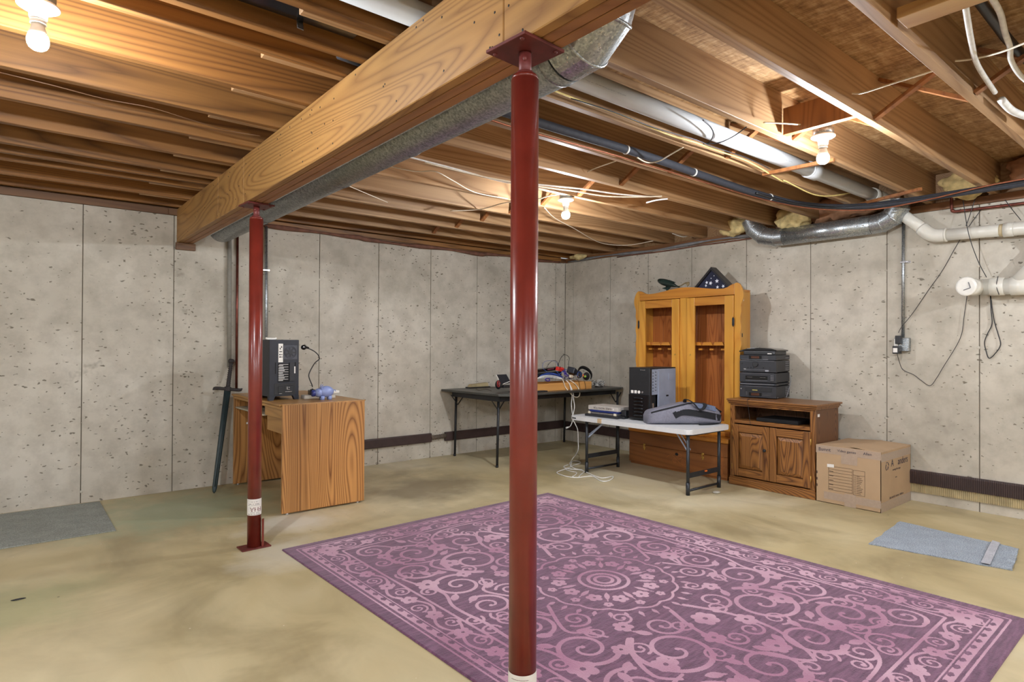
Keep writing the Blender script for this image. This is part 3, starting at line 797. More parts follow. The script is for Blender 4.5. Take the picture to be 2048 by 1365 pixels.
# pipes on the left wall behind the near end of the desk
b = B('wall_pipe', plain('dull_grey_pipe', (138, 134, 124), .7), label='grey conduit on the left wall just left of the farther red post'); b.cyl((1.468, WY - .026, 1.0), (1.462, WY - .026, 2.17), .017, n=14); b.done(cat='pipe')
b = B('wall_pipe', 'coppdark', label='thin copper pipe on the left wall behind the sword'); b.cyl((1.528, WY - .022, .80), (1.528, WY - .022, 2.19), .0105, n=12); b.done(cat='pipe')
b = B('wall_pipe', 'conduit', label='steel conduit on the left wall just right of the farther red post'); b.cyl((1.775, WY - .03, .80), (1.765, WY - .03, 2.298), .0125, n=14)
b.done(cat='conduit')
b = B('conduit_clip', 'silver', label='bright clip on the steel conduit of the left wall'); b.box(1.735, 1.795, WY - .048, WY, 1.845, 1.858, .001); b.done(cat='clip')

# lamps
def lamp(label, x, y, zt, bulb='bulbglass', tilt=(0, 0)):
    t = thing('ceiling_lamp', label, 'lamp', (x, y, zt), 0, 'bare bulb lamp holders', local=True)
    t.rotation_euler = (tilt[0], tilt[1], .4)
    b = B('junction_box', 'conduit', t, world=False); b.lathe([(.05, 0), (.05, -.036), (.046, -.038)], (0, 0, 0), 8); b.done()
    b = B('porcelain_base', 'white', t, world=False); b.lathe([(.052, -.038), (.058, -.042), (.058, -.048), (.05, -.053), (.032, -.056), (.026, -.066), (.0245, -.085), (.022, -.088)], n=32); b.done()
    b = B('socket_collar', 'white', t, world=False); b.lathe([(.0205, -.088), (.0225, -.089), (.0225, -.093), (.0195, -.095), (.0195, -.098), (.0225, -.1), (.0225, -.103), (.019, -.105)], n=24)
    b.lathe([(.017, -.105), (.019, -.115), (.0235, -.128), (.0275, -.142)], n=24); b.done()
    b = B('bulb', bulb, t, world=False, label='lit bulb'); b.lathe([(.0272, -.1425), (.0292, -.150), (.0300, -.158), (.0285, -.168), (.0235, -.178), (.0155, -.1845), (.006, -.187)], n=28); b.done()
    return t
lamp('lit bare bulb lamp under the joists at the right, beside the grey drain pipe', 3.24, 1.43, 2.325)
lamp('lit bare bulb lamp at mid ceiling, right of the nearer red post', 3.20, 3.275, 2.325)
lamp('lit bare bulb lamp at the top left corner of the picture', .07, 2.49, 2.325)
lamp('added bare bulb fill lamp behind the photographer far to the left', -1.9, .2, 2.325, 'bulbfill')  # from here on: lamps added out of view as fill light
lamp('added bare bulb fill lamp behind the photographer near the front wall', 1.9, -1.6, 2.325, 'bulbfill')
lamp('added bare bulb fill lamp outside the frame over the right side', 4.2, -.6, 2.325, 'bulbfill')
lamp('added bare bulb fill lamp behind the photographer in the near left corner', -2.3, -2.2, 2.325, 'bulbfill')
lamp('added bare bulb fill lamp outside the frame beside the left wall', -1.9, 3.4, 2.325)
lamp('added bare bulb fill lamp close behind the photographer', .25, -1.2, 2.325, 'bulbfill')

# loose cables on the joists
def cable(name, label, pts, m, r=.0032, cat='cable', sub=6):
    b = B(name, m, label=label); b.tube(pts, r, 7, sub=sub); b.done(cat=cat)
Zj = lambda px, py, z=2.294: at('z', z, px, py)
cc_ = lambda a, c, z=2.294: at('z', z, 1060 + a / 3.412, 120 + c / 3.412)
cable('lamp_cable', 'pale cable from the joist hole to the right lamp', [at('y', 1.575, 1527, 245), at('y', 1.52, 1570, 247), at('y', 1.46, 1635, 252)], 'cream', .004)
cable('yellow_cable', 'yellow cable sagging along the joist under the grey drain pipe', [cc_(150, 205), cc_(400, 300), cc_(620, 375), cc_(800, 450), cc_(960, 515), cc_(1130, 565, 2.285), cc_(1300, 625), cc_(1500, 700), (3.9, 1.98, 2.275), at('y', 1.96, 1570, 362), at('y', 1.95, 1624, 388), at('y', 1.95, 1662, 392), at('y', 1.95, 1710, 384)], 'yellowc', .0045)
cable('dark_cable', 'thin dark cable clipped beside the yellow cable', [cc_(280, 262, 2.29), cc_(570, 355, 2.29), cc_(840, 460, 2.29), cc_(1130, 545, 2.288), cc_(1240, 590, 2.285), cc_(1480, 670, 2.29), cc_(1640, 745, 2.29)], 'black', .003)
cable('pipe_loop_wire', 'black wire looped under the grey drain pipe', [cc_(1180, 410, 2.31), cc_(1235, 460, 2.305), cc_(1250, 510, 2.30), cc_(1225, 560, 2.295), cc_(1180, 575, 2.29)], 'black', .003)
cable('pipe_loop_wire', 'black wire rising from the yellow cable to the joist beside the sewer pipe', [cc_(1190, 572, 2.288), cc_(1290, 565, 2.29), cc_(1390, 520, 2.30), cc_(1480, 455, 2.31)], 'black', .003)
cable('cream_cable', 'cream cable stub crossing under the black foam-wrapped pipe', [cc_(1045, 595, 2.30), cc_(960, 645, 2.292), cc_(880, 690, 2.288), cc_(800, 700, 2.29), cc_(730, 665, 2.29)], 'cream', .004)
cable('cream_cable', 'cream cable from a joist hole to the foam-wrapped pipe', [cc_(390, 765, 2.33), cc_(470, 730, 2.34), cc_(600, 685, 2.34)], 'cream', .0035)
cable('grey_cable_pair', 'pair of pale cables along the joist left of the middle lamp', [at('z', 2.293, 810, 312), at('z', 2.293, 900, 335), at('z', 2.293, 1013, 365), cc_(50, 850), cc_(350, 880), cc_(600, 915), cc_(830, 935)], 'whitec', .005)
cable('grey_cable_pair', 'lower of the pale cables along the joist left of the middle lamp', [at('z', 2.288, 850, 325), at('z', 2.288, 960, 352), cc_(50, 862, 2.288), cc_(300, 895, 2.288), cc_(520, 930, 2.288), cc_(760, 935, 2.288), cc_(900, 930, 2.29)], 'cream', .0045)
cable('lamp_cable', 'cream cable bowed left of the middle lamp', [cc_(200, 918, 2.30), cc_(130, 928, 2.29), cc_(45, 950, 2.29), at('z', 2.29, 1010, 406), at('z', 2.29, 960, 419), at('z', 2.29, 900, 422)], 'cream', .004)
cable('draped_cable', 'thin pale cable drooping from the middle lamp towards the far right corner', [cc_(100, 1010, 2.29), cc_(170, 1080, 2.285), cc_(300, 1150, 2.285), cc_(480, 1248, 2.28), cc_(660, 1265, 2.28), cc_(840, 1235, 2.285)], 'cream', .0035)
cable('draped_cable', 'dark cable sagging across lit joists left of the nearer red post', [at('z', 2.31, 772, 331), at('z', 2.30, 830, 343), at('z', 2.30, 870, 343), at('z', 2.29, 905, 361), at('z', 2.29, 950, 385), at('z', 2.29, 1015, 398)], 'cream', .0035)
cable('draped_cable', 'thin pale cable slanting over the joists beside the long duct', [at('z', 2.30, 690, 369), at('z', 2.292, 730, 386), at('z', 2.292, 775, 405)], 'cream', .003)
cable('white_cable_stub', 'short white cable stub below the second lit joist right of the middle lamp', [cc_(795, 975, 2.285), cc_(860, 958, 2.288), cc_(940, 948, 2.29)], 'whitec', .0055)
cable('left_joist_cable', 'brown cable sagging along the joists at the upper left', [at('z', 2.33, -40, 137), at('z', 2.31, 0, 145), at('z', 2.30, 110, 172), at('z', 2.30, 210, 198), at('z', 2.30, 300, 215), at('z', 2.295, 370, 236), at('z', 2.30, 450, 260), at('z', 2.30, 520, 272)], 'sill', .0022)
cable('joist_hole_cable', 'cream cable spanning the bay beside the crossed braces at the top right', [at('y', 1.175, 1704, 187), at('y', 1.13, 1725, 186), at('y', 1.0, 1782, 168), at('y', .82, 1875, 139)], 'cream', .004)
cable('joist_hole_cable', 'cream cable crossing the dark bay at the top right edge', [at('y', .775, 1910, 122), at('y', .72, 1945, 118), at('y', .62, 2000, 105), at('y', .45, 2060, 82)], 'cream', .004)
b = B('foam_tube_pair', 'whitec', smooth=True, label='white corrugated tube curving through the top right bay')
b.tube([at('z', 2.33, 1930, 5), at('z', 2.33, 1942, 80), at('z', 2.33, 1955, 130), at('z', 2.33, 1990, 185)], .010, 10, sub=6)
b.tube([at('z', 2.31, 2003, 200), at('z', 2.31, 2025, 222), at('z', 2.31, 2060, 236)], .016, 10, sub=6); b.done(cat='tube')
b = B('white_cable_bundle', 'whitec', smooth=True, label='thick white cable bundle hanging at the top right corner')
b.tube([at('z', 2.36, 1980, -10), at('z', 2.36, 2000, 25), at('z', 2.36, 2010, 65), at('z', 2.35, 2020, 95), at('z', 2.34, 2022, 120), at('z', 2.34, 2040, 150), at('z', 2.34, 2070, 175)], .010, 10, sub=6); b.done(cat='cable')
b = B('dark_duct_tube', 'black', smooth=True, label='black flexible tube in the top right bay')
b.tube([at('z', 2.45, 1950, -10), at('z', 2.45, 1990, 45), at('z', 2.45, 2025, 90), at('z', 2.45, 2075, 140)], .018, 12, sub=4); b.done(cat='tube')
b = B('bay_duct', 'blackg', label='dark sheet metal duct hidden in the joist bay above the beam at the top'); b.box(-1.5, 1.0, 2.065, 2.165, 2.34, 2.46, .01); b.done(cat='duct')
b = B('bay_duct_strap', 'conduit', label='grey metal strap hanger under the dark duct in the bay'); b.bar(at('z', 2.40, 597, 20), at('z', 2.31, 601, 58), .022, .003, (0, 1, 0)); b.done(cat='strap')
b = B('joist_debris', 'white', label='small white connector on the wall top in the far joist bay'); b.tube([at('y', 3.7, 1380, 470), at('y', 3.7, 1366, 474), at('y', 3.7, 1345, 467)], .006, 6, sub=4); b.sph(at('y', 3.7, 1383, 472), .014, 8); b.done(cat='connector')

# ================================================================== FLOOR COVERINGS
def make_rug():
    Wd, Ln = 2.15, 3.03
    rs = .0040
    nu, nv = int(Wd / 2 / rs) + 2, int(Ln / 2 / rs) + 2
    g = np.zeros((nu, nv), np.float32)
    def stamp(u, v, r):
        u, v = abs(u), abs(v)
        i0, i1 = int(max(0, (u - r) / rs - 1)), int(min(nu - 1, (u + r) / rs + 2))
        j0, j1 = int(max(0, (v - r) / rs - 1)), int(min(nv - 1, (v + r) / rs + 2))
        if i1 <= i0 or j1 <= j0: return
        U = np.arange(i0, i1) * rs - u; V = np.arange(j0, j1) * rs - v
        D = np.sqrt(U[:, None] ** 2 + V[None, :] ** 2)
        g[i0:i1, j0:j1] = np.maximum(g[i0:i1, j0:j1], np.clip((r - D) / rs + .5, 0, 1))
    def cut(u, v, r):
        i0, i1 = int(max(0, (u - r) / rs - 1)), int(min(nu - 1, (u + r) / rs + 2))
        j0, j1 = int(max(0, (v - r) / rs - 1)), int(min(nv - 1, (v + r) / rs + 2))
        if i1 <= i0 or j1 <= j0: return
        U = np.arange(i0, i1) * rs - u; V = np.arange(j0, j1) * rs - v
        D = np.sqrt(U[:, None] ** 2 + V[None, :] ** 2)
        g[i0:i1, j0:j1] = np.minimum(g[i0:i1, j0:j1], 1 - np.clip((r - D) / rs + .5, 0, 1))
    def stroke(pts, w0, w1, n=None):
        P = smoothp([Vector((*p, 0)) for p in pts], 14) if len(pts) > 2 else [Vector((*pts[0], 0)), Vector((*pts[1], 0))]
        for i, (a, c) in enumerate(zip(P, P[1:])):
            L = (c - a).length; m = max(1, int(L / .004))
            for k in range(m):
                t = (i + k / m) / (len(P) - 1); q = a.lerp(c, k / m)
                stamp(q.x, q.y, (w0 + (w1 - w0) * t) / 2)
    def spiral(cx, cy, r0, a0, turns, w0=.024, w1=.014, r1=.012, ball=.014):
        n = int(abs(turns) * 60) + 8; pts = []
        for i in range(n + 1):
            t = i / n; r = r0 * (1 - t) ** .85 + r1 * t; a = a0 + 2 * PI * turns * t
            pts.append((cx + r * math.cos(a), cy + r * math.sin(a)))
        for i, (x, y) in enumerate(pts):
            t = i / n; stamp(x, y, (w0 + (w1 - w0) * t) / 2)
            if i:
                x0, y0 = pts[i - 1]
                for q in (.25, .5, .75): stamp(x0 + (x - x0) * q, y0 + (y - y0) * q, (w0 + (w1 - w0) * t) / 2)
        stamp(*pts[-1], ball)
        return pts[0]
    def flower(cx, cy, r, n=5, a0=0):
        for k in range(n):
            a = a0 + 2 * PI * k / n
            stamp(cx + r * .62 * math.cos(a), cy + r * .62 * math.sin(a), r * .42)
        stamp(cx, cy, r * .45); cut(cx, cy, r * .2)
    def leaf(cx, cy, a, L, wd):
        for k in range(25):
            t = k / 24; stamp(cx + L * t * math.cos(a) , cy + L * t * math.sin(a), max(.003, wd * math.sin(PI * min(1, t * 1.15 + .02)) if t < .85 else wd * .4 * (1 - t) / .15))
    def ring(r, wd, dents=0, amp=0):
        n = int(2 * PI * r / .003 / 4) + 4
        for k in range(n + 1):
            a = PI / 2 * k / n; rr = r + amp * abs(math.sin(a * dents / 2)) if dents else r
            stamp(rr * math.cos(a), rr * math.sin(a), wd / 2)
    hw, hl = Wd / 2, Ln / 2
    # medallion
    ring(.045, .018); ring(.125, .018)
    for k in range(9): a = PI / 2 * k / 8; stamp(.078 * math.cos(a), .078 * math.sin(a), .011)
    for k in range(7):
        a = PI / 2 * k / 6
        if k % 2 == 0: flower(.235 * math.cos(a), .235 * math.sin(a), .040, 5, a)
        else: leaf(.165 * math.cos(a), .165 * math.sin(a), a, .10, .013); flower(.30 * math.cos(a), .30 * math.sin(a), .024, 5, a)
    ring(.345, .013, 16, .018); 
    for k in range(9):
        a = PI / 2 * (k + .5) / 9; leaf(.385 * math.cos(a), .385 * math.sin(a), a, .05, .011)
    # large field scrolls, one quadrant
    W = .78
    _sp, _st = spiral, stroke
    def spiral(cx, cy, r0, a0, turns, w0=.024, w1=.014, r1=.012, ball=.013): return _sp(cx, cy, r0, a0, turns, w0 * W, w1 * W, r1, ball * .85)
    def stroke(pts, w0, w1, n=None): return _st(pts, w0 * (W if w0 > .016 else 1), w1 * (W if w1 > .016 else 1))
    for q in ((.14, .55, .05, 2.8, -1.3), (.28, .34, .05, .6, 1.3), (.47, .36, .05, -2.0, 1.3), (.76, .44, .045, 2.0, -1.3), (.74, .70, .05, .8, -1.3), (.24, .78, .06, 2.2, -1.4), (.63, .90, .06, -.4, 1.4), (.06, 1.06, .05, 1.4, -1.3), (.55, 1.10, .05, -2.6, 1.3), (.78, .06, .045, 3.0, 1.3), (.44, .56, .05, 1.5, 1.3), (.41, 1.05, .05, 3.0, -1.3), (.30, 1.20, .045, .4, 1.3), (.66, .02, .05, 1.0, -1.2), (.10, 1.17, .04, .2, 1.2)): spiral(*q, .017, .011)
    spiral(.34, .66, .185, -1.2, 1.7, .034, .018); spiral(.20, .50, .085, 2.6, -1.4, .022, .013)
    spiral(.60, .42, .135, 2.2, -1.6, .030, .016); spiral(.63, .14, .105, 1.6, 1.5, .026, .015)
    spiral(.66, .72, .12, -2.4, 1.5, .028, .015); spiral(.52, .96, .17, -.6, 1.8, .034, .018)
    spiral(.17, .96, .13, 1.2, 1.5, .028, .016); spiral(.20, 1.14, .07, -1.6, -1.3, .020, .013)
    spiral(.70, 1.14, .085, 1.9, -1.5, .024, .014); spiral(.44, .22, .07, .5, 1.4, .020, .013)
    spiral(.06, .76, .06, -.8, 1.3, .020, .012); spiral(.74, .93, .055, 2.5, 1.3, .018, .012)
    spiral(.36, 1.16, .07, .3, -1.3, .02, .013)
    stroke([(.40, .49), (.50, .58), (.56, .72), (.50, .80)], .03, .02); stroke([(.05, .44), (.12, .60), (.14, .80), (.06, .98), (.0, 1.05)], .03, .02)
    stroke([(.44, .05), (.55, .26), (.50, .34), (.46, .42)], .024, .018); stroke([(.76, .0), (.77, .22), (.72, .38), (.76, .56), (.78, .66)], .024, .018)
    stroke([(.66, .84), (.58, .80), (.47, .78)], .024, .018); stroke([(.30, .86), (.34, 1.0), (.30, 1.12), (.18, 1.21), (.0, 1.23)], .026, .018)
    stroke([(.56, 1.12), (.64, 1.22), (.76, 1.20)], .022, .014); stroke([(.52, .04), (.50, .12), (.56, .04)], .02, .014)
    flower(.46, .70, .055, 5, .4); flower(.0, .58, .06, 6); flower(.56, .0, .06, 6); flower(.13, .70, .05, 5); flower(.36, .96, .06, 5, .2)
    flower(.72, .52, .06, 5, .8); flower(.0, .90, .055, 6); flower(.68, 1.02, .045, 5); flower(.50, .52, .04, 5); flower(.34, .40, .045, 5)
    for c in ((.26, .82, 1.9), (.55, .60, .5), (.42, .84, 2.6), (.73, .28, 2.3), (.10, 1.06, .6), (.62, .26, -.6), (.30, .52, -1.0), (.46, 1.16, 1.2), (.64, .62, 1.4), (.08, .84, 2.0), (.24, 1.08, .4), (.54, .82, 1.0), (.52, .30, 2.6)):
        leaf(*c, .085, .02)
    # inner frame lines
    fu, fv = hw - .255, hl - .255
    for o_, wd in ((0, .014),):
        stroke([(fu + o_, 0), (fu + o_, fv + o_)], wd, wd); stroke([(0, fv + o_), (fu + o_, fv + o_)], wd, wd)
    # outer border: plum edge band, double pink line, row of cut half-rounds, floral vine
    e1u, e1v = hw - .062, hl - .062
    stroke([(e1u, 0), (e1u, e1v)], .009, .009); stroke([(0, e1v), (e1u, e1v)], .009, .009)
    e2u, e2v = e1u - .035, e1v - .035
    for q in range(0, 400):
        v = q * .0045
        if v < e2v: stamp(e2u, v, .0165)
        if v < e2u: stamp(v, e2v, .0165)
    q = .04
    while q < max(e2u, e2v):
        for s_ in (-.012, 0, .012):
            if q < e2v - .02: cut(e2u - .006, q + s_, .0125 - abs(s_) * .4)
            if q < e2u - .02: cut(q + s_, e2v - .006, .0125 - abs(s_) * .4)
        q += .078
    stroke([(e2u - .026, 0), (e2u - .026, e2v - .026)], .007, .007); stroke([(0, e2v - .026), (e2u - .026, e2v - .026)], .007, .007)
    bc = .1875 + .003
    def vine(along, mid, horiz):
        P = lambda s_, d: (mid + d, s_) if horiz else (s_, mid + d)
        pts = []; s_ = -.1
        while s_ < along + .05:
            pts.append(P(s_, .045 * math.sin(s_ * 2 * PI / .42))); s_ += .03
        stroke(pts, .014, .014)
        s_ = 0.0; k = 0
        while s_ < along:
            sg = 1 if k % 2 == 0 else -1
            c = P(s_ + .105, -.018 * sg)
            spiral(c[0], c[1], .045, 1.5 * sg + (0 if horiz else 1.5), 1.4 * sg, .013, .010, .008, .009)
            c = P(s_, .0); flower(c[0], c[1], .040, 5, .3 * k)
            for dd in (-.5, .5): leaf(*P(s_ + dd * .05, .02 * sg), (.7 * k), .045, .011)
            s_ += .21; k += 1
    vine(hl - .22, hw - bc, True); vine(hw - .22, hl - bc, False)
    flower(hw - bc, hl - bc, .055, 6); cut(0, 0, .012)
    # mirror the quadrant into the whole carpet and mesh it
    iu = np.abs(np.arange(-nu + 1, nu)); iv = np.abs(np.arange(-nv + 1, nv))
    full = g[np.ix_(iu, iv)]
    us = (np.arange(-nu + 1, nu) * rs).clip(-hw, hw); vs = (np.arange(-nv + 1, nv) * rs).clip(-hl, hl)
    NU, NV = len(us), len(vs)
    rng = np.random.default_rng(3)
    UU, VV = np.meshgrid(us, vs, indexing='ij')
    z = .0075 + .0008 * np.sin(UU * 9 + VV * 2) + rng.normal(0, .0003, UU.shape)
    edge = (np.abs(UU) >= hw - .001) | (np.abs(VV) >= hl - .001)
    z[edge] = .0005
    co = np.stack([UU, VV, z], -1).reshape(-1, 3).astype(np.float32)
    idx = np.arange(NU * NV).reshape(NU, NV)
    f = np.stack([idx[:-1, :-1], idx[1:, :-1], idx[1:, 1:], idx[:-1, 1:]], -1).reshape(-1, 4).astype(np.int32)
    me = bpy.data.meshes.new('area_rug')
    me.vertices.add(len(co)); me.vertices.foreach_set('co', co.ravel())
    me.loops.add(f.size); me.loops.foreach_set('vertex_index', f.ravel())
    me.polygons.add(len(f)); me.polygons.foreach_set('loop_start', np.arange(0, f.size, 4, dtype=np.int32))
    me.update(calc_edges=True)
    at_ = me.attributes.new('pattern', 'FLOAT', 'POINT'); at_.data.foreach_set('value', full.ravel().astype(np.float32))
    me.polygons.foreach_set('use_smooth', np.ones(len(f), bool))
    t = NT('rug_pile')
    a = t.n('ShaderNodeAttribute', attribute_name='pattern').outputs['Fac']
    v = t.pos()
    fz = t.noise(v, 170, 2, .6)
    th = t.math('ADD', a, t.math('MULTIPLY', t.math('SUBTRACT', fz, .5), .9))
    k = t.ramp(th, [(.36, (0, 0, 0)), (.6, (1, 1, 1))])
    streak = t.noise(t.pos((9, 60, 9)), 1.0, 3, .6)
    patch = t.noise(v, 1.6, 3)
    bgc = t.mix(lin((88, 50, 78)), lin((122, 78, 108)), t.ramp(streak, [(.35, (0, 0, 0)), (.68, (1, 1, 1))]))
    fg = t.mix(lin((162, 108, 136)), lin((198, 158, 176)), t.ramp(patch, [(.4, (0, 0, 0)), (.62, (1, 1, 1))]))
    c = t.mix(bgc, fg, k)
    c = t.mix(c, t.ramp(t.noise(v, 420, 1), [(.3, (.75, .75, .75)), (.7, (1.12, 1.12, 1.12))]), .6, 'MULTIPLY')
    t.col(c); t.b.inputs['Roughness'].default_value = .95; t.b.inputs['Sheen Weight'].default_value = .25
    t.bump(fz, .5, .004)
    me.materials.append(t.m)
    o = bpy.data.objects.new('area_rug', me); COL.objects.link(o)
    o.location = (2.356, 2.126, .0); o.rotation_euler = (0, 0, R(1.4))
    o['label'] = 'large purple area rug with pink scrollwork and flowers on the concrete floor'; o['category'] = 'rug'
    return o
make_rug()

b = B('floor_mat', 'carpet', label='plain grey-green carpet strip lying along the left wall')
b.prism([(-1.9, 4.64), (.549, 4.641), (.552, 5.565), (-1.9, 5.57)], 'z', .0, .008, .002); b.done(cat='mat')
t = thing('floor_mat', 'pale blue-grey carpet piece with a creased taped end on the right of the floor', 'mat', (4.35, 1.2, 0))
def warp(pts, z):
    return [Vector((*p, z + .004 * noise.noise(Vector((p[0] * 9, p[1] * 9, 1))) + .003)) for p in pts]
A, Bc, C_, D_ = (4.731, 1.572), (4.043, 1.513), (4.173, .85), (4.646, .915)
b = B('carpet_sheet', 'cloth', t)
N = 26; top = []; bot = []
for i in range(N + 1):
    for j in range(N + 1):
        a, c = i / N, j / N
        x = (A[0] * (1 - a) + Bc[0] * a) * (1 - c) + (D_[0] * (1 - a) + C_[0] * a) * c
        y = (A[1] * (1 - a) + Bc[1] * a) * (1 - c) + (D_[1] * (1 - a) + C_[1] * a) * c
        e = 0.012 * noise.noise(Vector((a * 7, c * 7, 3)))
        if i in (0, N): x += e
        if j in (0, N): y += e
        z = .005 + .004 * abs(noise.noise(Vector((x * 8, y * 8, 0)))) + (.014 * max(0, 1 - abs(c - .82) / .05) * (.6 + .4 * math.sin(a * 5))) + (.012 * max(0, (c - .9) / .1) * abs(math.sin(a * 9)))
        top.append(Vector((x, y, z))); bot.append(Vector((x, y, .0008)))
n1 = N + 1
vs = top + bot; fs = []
for i in range(N):
    for j in range(N):
        k = i * n1 + j; fs.append((k, k + n1, k + n1 + 1, k + 1)); m = n1 * n1; fs.append((m + k, m + k + 1, m + k + n1 + 1, m + k + n1))
m = n1 * n1
for i in range(N):
    for a, c in ((i, i + 1), (N * n1 + i, N * n1 + i + 1), (i * n1, (i + 1) * n1), (i * n1 + N, (i + 1) * n1 + N)): fs.append((a, c, m + c, m + a))
b._add(vs, fs); b.done()
b = B('edge_tape', 'hem', t, label='paler tape strip across the end')
for i in range(14):
    a0, a1 = i / 14, (i + 1) / 14
    q = []
    for a, c in ((a0, .80), (a1, .80), (a1, .86), (a0, .86)):
        x = (A[0] * (1 - a) + Bc[0] * a) * (1 - c) + (D_[0] * (1 - a) + C_[0] * a) * c
        y = (A[1] * (1 - a) + Bc[1] * a) * (1 - c) + (D_[1] * (1 - a) + C_[1] * a) * c
        q.append((x, y, .0125 + .011 * (.6 + .4 * math.sin(a * 5)) * (1 if c < .83 else .4)))
    b.quad(q, .001)
b.done()
b = B('concrete_chip', 'chip', label='small grey chip of concrete on the floor below the white folding table'); b.blob(at('z', .008, 1432, 985), (.035, .03, .009), 4, .3, 2, 20); b.done(cat='debris')
b = B('concrete_chip', 'blackm', label='tiny dark flake on the floor at the far left'); b.blob(at('z', .003, 38, 1199), (.03, .008, .003), 9, .3, 2, 20); b.done(cat='debris')

# ================================================================== LEFT: DESK, COMPUTER, SWORD
t = thing('computer_desk', 'oak veneer desk with large panel sides standing out from the left wall', 'desk', (1.80, 4.94, 0))
DX0, DX1, DY0, DY1, DT = 1.492, 2.112, 4.335, 5.545, .777
b = B('side_panel', 'oak', t); b.box(DX0, DX1, DY0, DY0 + .026, .012, DT - .006, .004, 2); b.done()
b = B('side_panel', 'oak', t); b.box(DX0, DX1, DY1 - .026, DY1, .012, DT - .03, .004, 2); b.done()
b = B('desk_top', 'oak_y', t)
b.box(DX0 - .012, DX1 + .004, DY0 + .027, DY1 + .01, DT - .018, DT, .006, 2); b.box(DX0 - .002, DX1, DY0 + .027, DY1 + .004, DT - .042, DT - .0205, .006, 2)
b.box(DX0 - .004, DX1 + .004, DY0 - .002, DY0 + .0265, DT - .008, DT + .001, .003, 2); b.done()
b = B('apron', 'oak_y', t); b.box(DX0 + .03, DX0 + .05, DY0 + .027, DY0 + .42, .555, DT - .043, .002); b.done()
b = B('apron_rail', 'oak_y', t); b.box(DX0 + .012, DX0 + .03, DY0 + .027, DY0 + .42, .668, DT - .043, .002); b.done()
b = B('keyboard_tray', plain('pale_grey_laminate', (176, 168, 146), .5), t); b.box(DX0 + .01, DX0 + .38, DY0 + .46, DY1 - .03, .655, .668, .002); b.done()
b = B('back_panel', 'oak', t); b.box(DX1 - .05, DX1 - .034, DY0 + .026, DY1 - .026, .05, DT - .043); b.done()
b = B('divider', 'oak', t); b.box(DX0 + .05, DX1 - .06, DY0 + .42, DY0 + .436, .555, DT - .043); b.done()
b = B('leveling_foot', 'silver', t, kind='stuff')
for x in (DX0 + .04, DX1 - .05):
    for y in (DY0 + .013, DY1 - .013): b.cyl((x, y, 0), (x, y, .013), .011, n=10)
b.done()
b = B('sticker', 'paper', t); b.obox((DX0 + .12, DY1 - .027, .52), (.04, .002, .016), (0, 0, 0), .0005); b.done()

# dark tower seen from behind
t = thing('desktop_computer', 'navy black computer tower seen from its back on the oak desk', 'computer', (1.61, 4.86, DT), R(3), local=True)
w_, h_, d_ = .225, .455, .40
b = B('case', 'navy', t, world=False)
b.box(-w_ / 2, w_ / 2, -.185, .215, .03, h_, .004, 2)
b.prism([(-w_ / 2, 0), (-w_ / 2 + .03, 0), (-w_ / 2 + .045, .032), (-w_ / 2, .032)], 'y', -.187, -.15); b.prism([(w_ / 2 - .03, 0), (w_ / 2, 0), (w_ / 2, .032), (w_ / 2 - .045, .032)], 'y', -.187, -.15)
b.box(-w_ / 2, w_ / 2, .17, .21, 0, .032); b.done()
YF = -.1855
b = B('io_plate', 'white', t, world=False, label='white port plate'); b.box(-.047, -.012, YF - .003, YF, .285, .425, .001); b.done()
b = B('port', 'dark', t, world=False)
for x, z, ww, hh in ((-.024, .40, .007, .012), (-.035, .365, .012, .006), (-.024, .365, .009, .006), (-.036, .343, .009, .009), (-.022, .343, .007, .007), (-.034, .325, .015, .008), (-.02, .325, .006, .006), (-.034, .388, .006, .014)):
    b.box(x - ww / 2, x + ww / 2, YF - .0042, YF - .001, z - hh / 2, z + hh / 2)
b.done()
b = B('fan_grille', plain('fan_grey', (70, 72, 80), .5), t, world=False)
cx, cz = .045, .36
for rr in (.047, .040, .013): b.tube([(cx + rr * math.cos(a), YF - .003, cz + rr * math.sin(a)) for a in np.linspace(0, 2 * PI, 33)[:-1]], .0015, 6, closed=True)
for a in (R(45), R(135), R(100), R(10)): b.bar((cx + .047 * math.cos(a), YF - .003, cz + .047 * math.sin(a)), (cx - .047 * math.cos(a), YF - .003, cz - .047 * math.sin(a)), .003, .002, (0, 1, 0))
b.box(cx - .053, cx + .053, YF - .001, YF, cz - .053, cz + .053); b.done()
b = B('fan_hub', 'charcoal', t, world=False); b.cyl((cx, YF - .0045, cz), (cx, YF, cz), .016, n=24)
for k in range(7):
    a = 2 * PI * k / 7; b.obox((cx + .027 * math.cos(a), YF - .0015, cz + .027 * math.sin(a)), (.020, .001, .014), (0, -a, 0))
b.done()
b = B('slot_cover', 'silver', t, world=False)
for k in range(7):
    z = .268 - k * .0185; b.box(-.045 if k > 1 else -.04, .030, YF - .002, YF, z - .0025, z + .0025, .0005)
    b.box(-.045, -.01 + .006 * (k % 3), YF - .0012, YF, z - .012, z - .0045)
b.done()
b = B('slot_recess', 'dark', t, world=False); b.box(-.05, .034, YF - .0008, YF, .135, .275); b.box(.0345, .0405, YF - .003, YF, .138, .282); b.box(-.07, -.065, YF - .002, YF, .20, .285); b.box(.082, .088, YF - .002, YF, .235, .285); b.done()
b = B('slot_bracket', 'charcoal', t, world=False); b.box(.041, .078, YF - .004, YF, .14, .28, .001); b.done()
b = B('sticker', 'paper', t, world=False); b.box(.074, .083, YF - .0052, YF - .0038, .20, .252); b.done()
b = B('power_supply', 'black', t, world=False); b.box(-.075, .085, YF - .002, YF, .04, .125, .001); b.box(-.048, -.012, YF - .006, YF, .055, .105, .002); b.box(.0, .07, YF - .004, YF, .055, .11, .002); b.done()
b = B('power_supply_print', 'silver', t, world=False, kind='stuff')
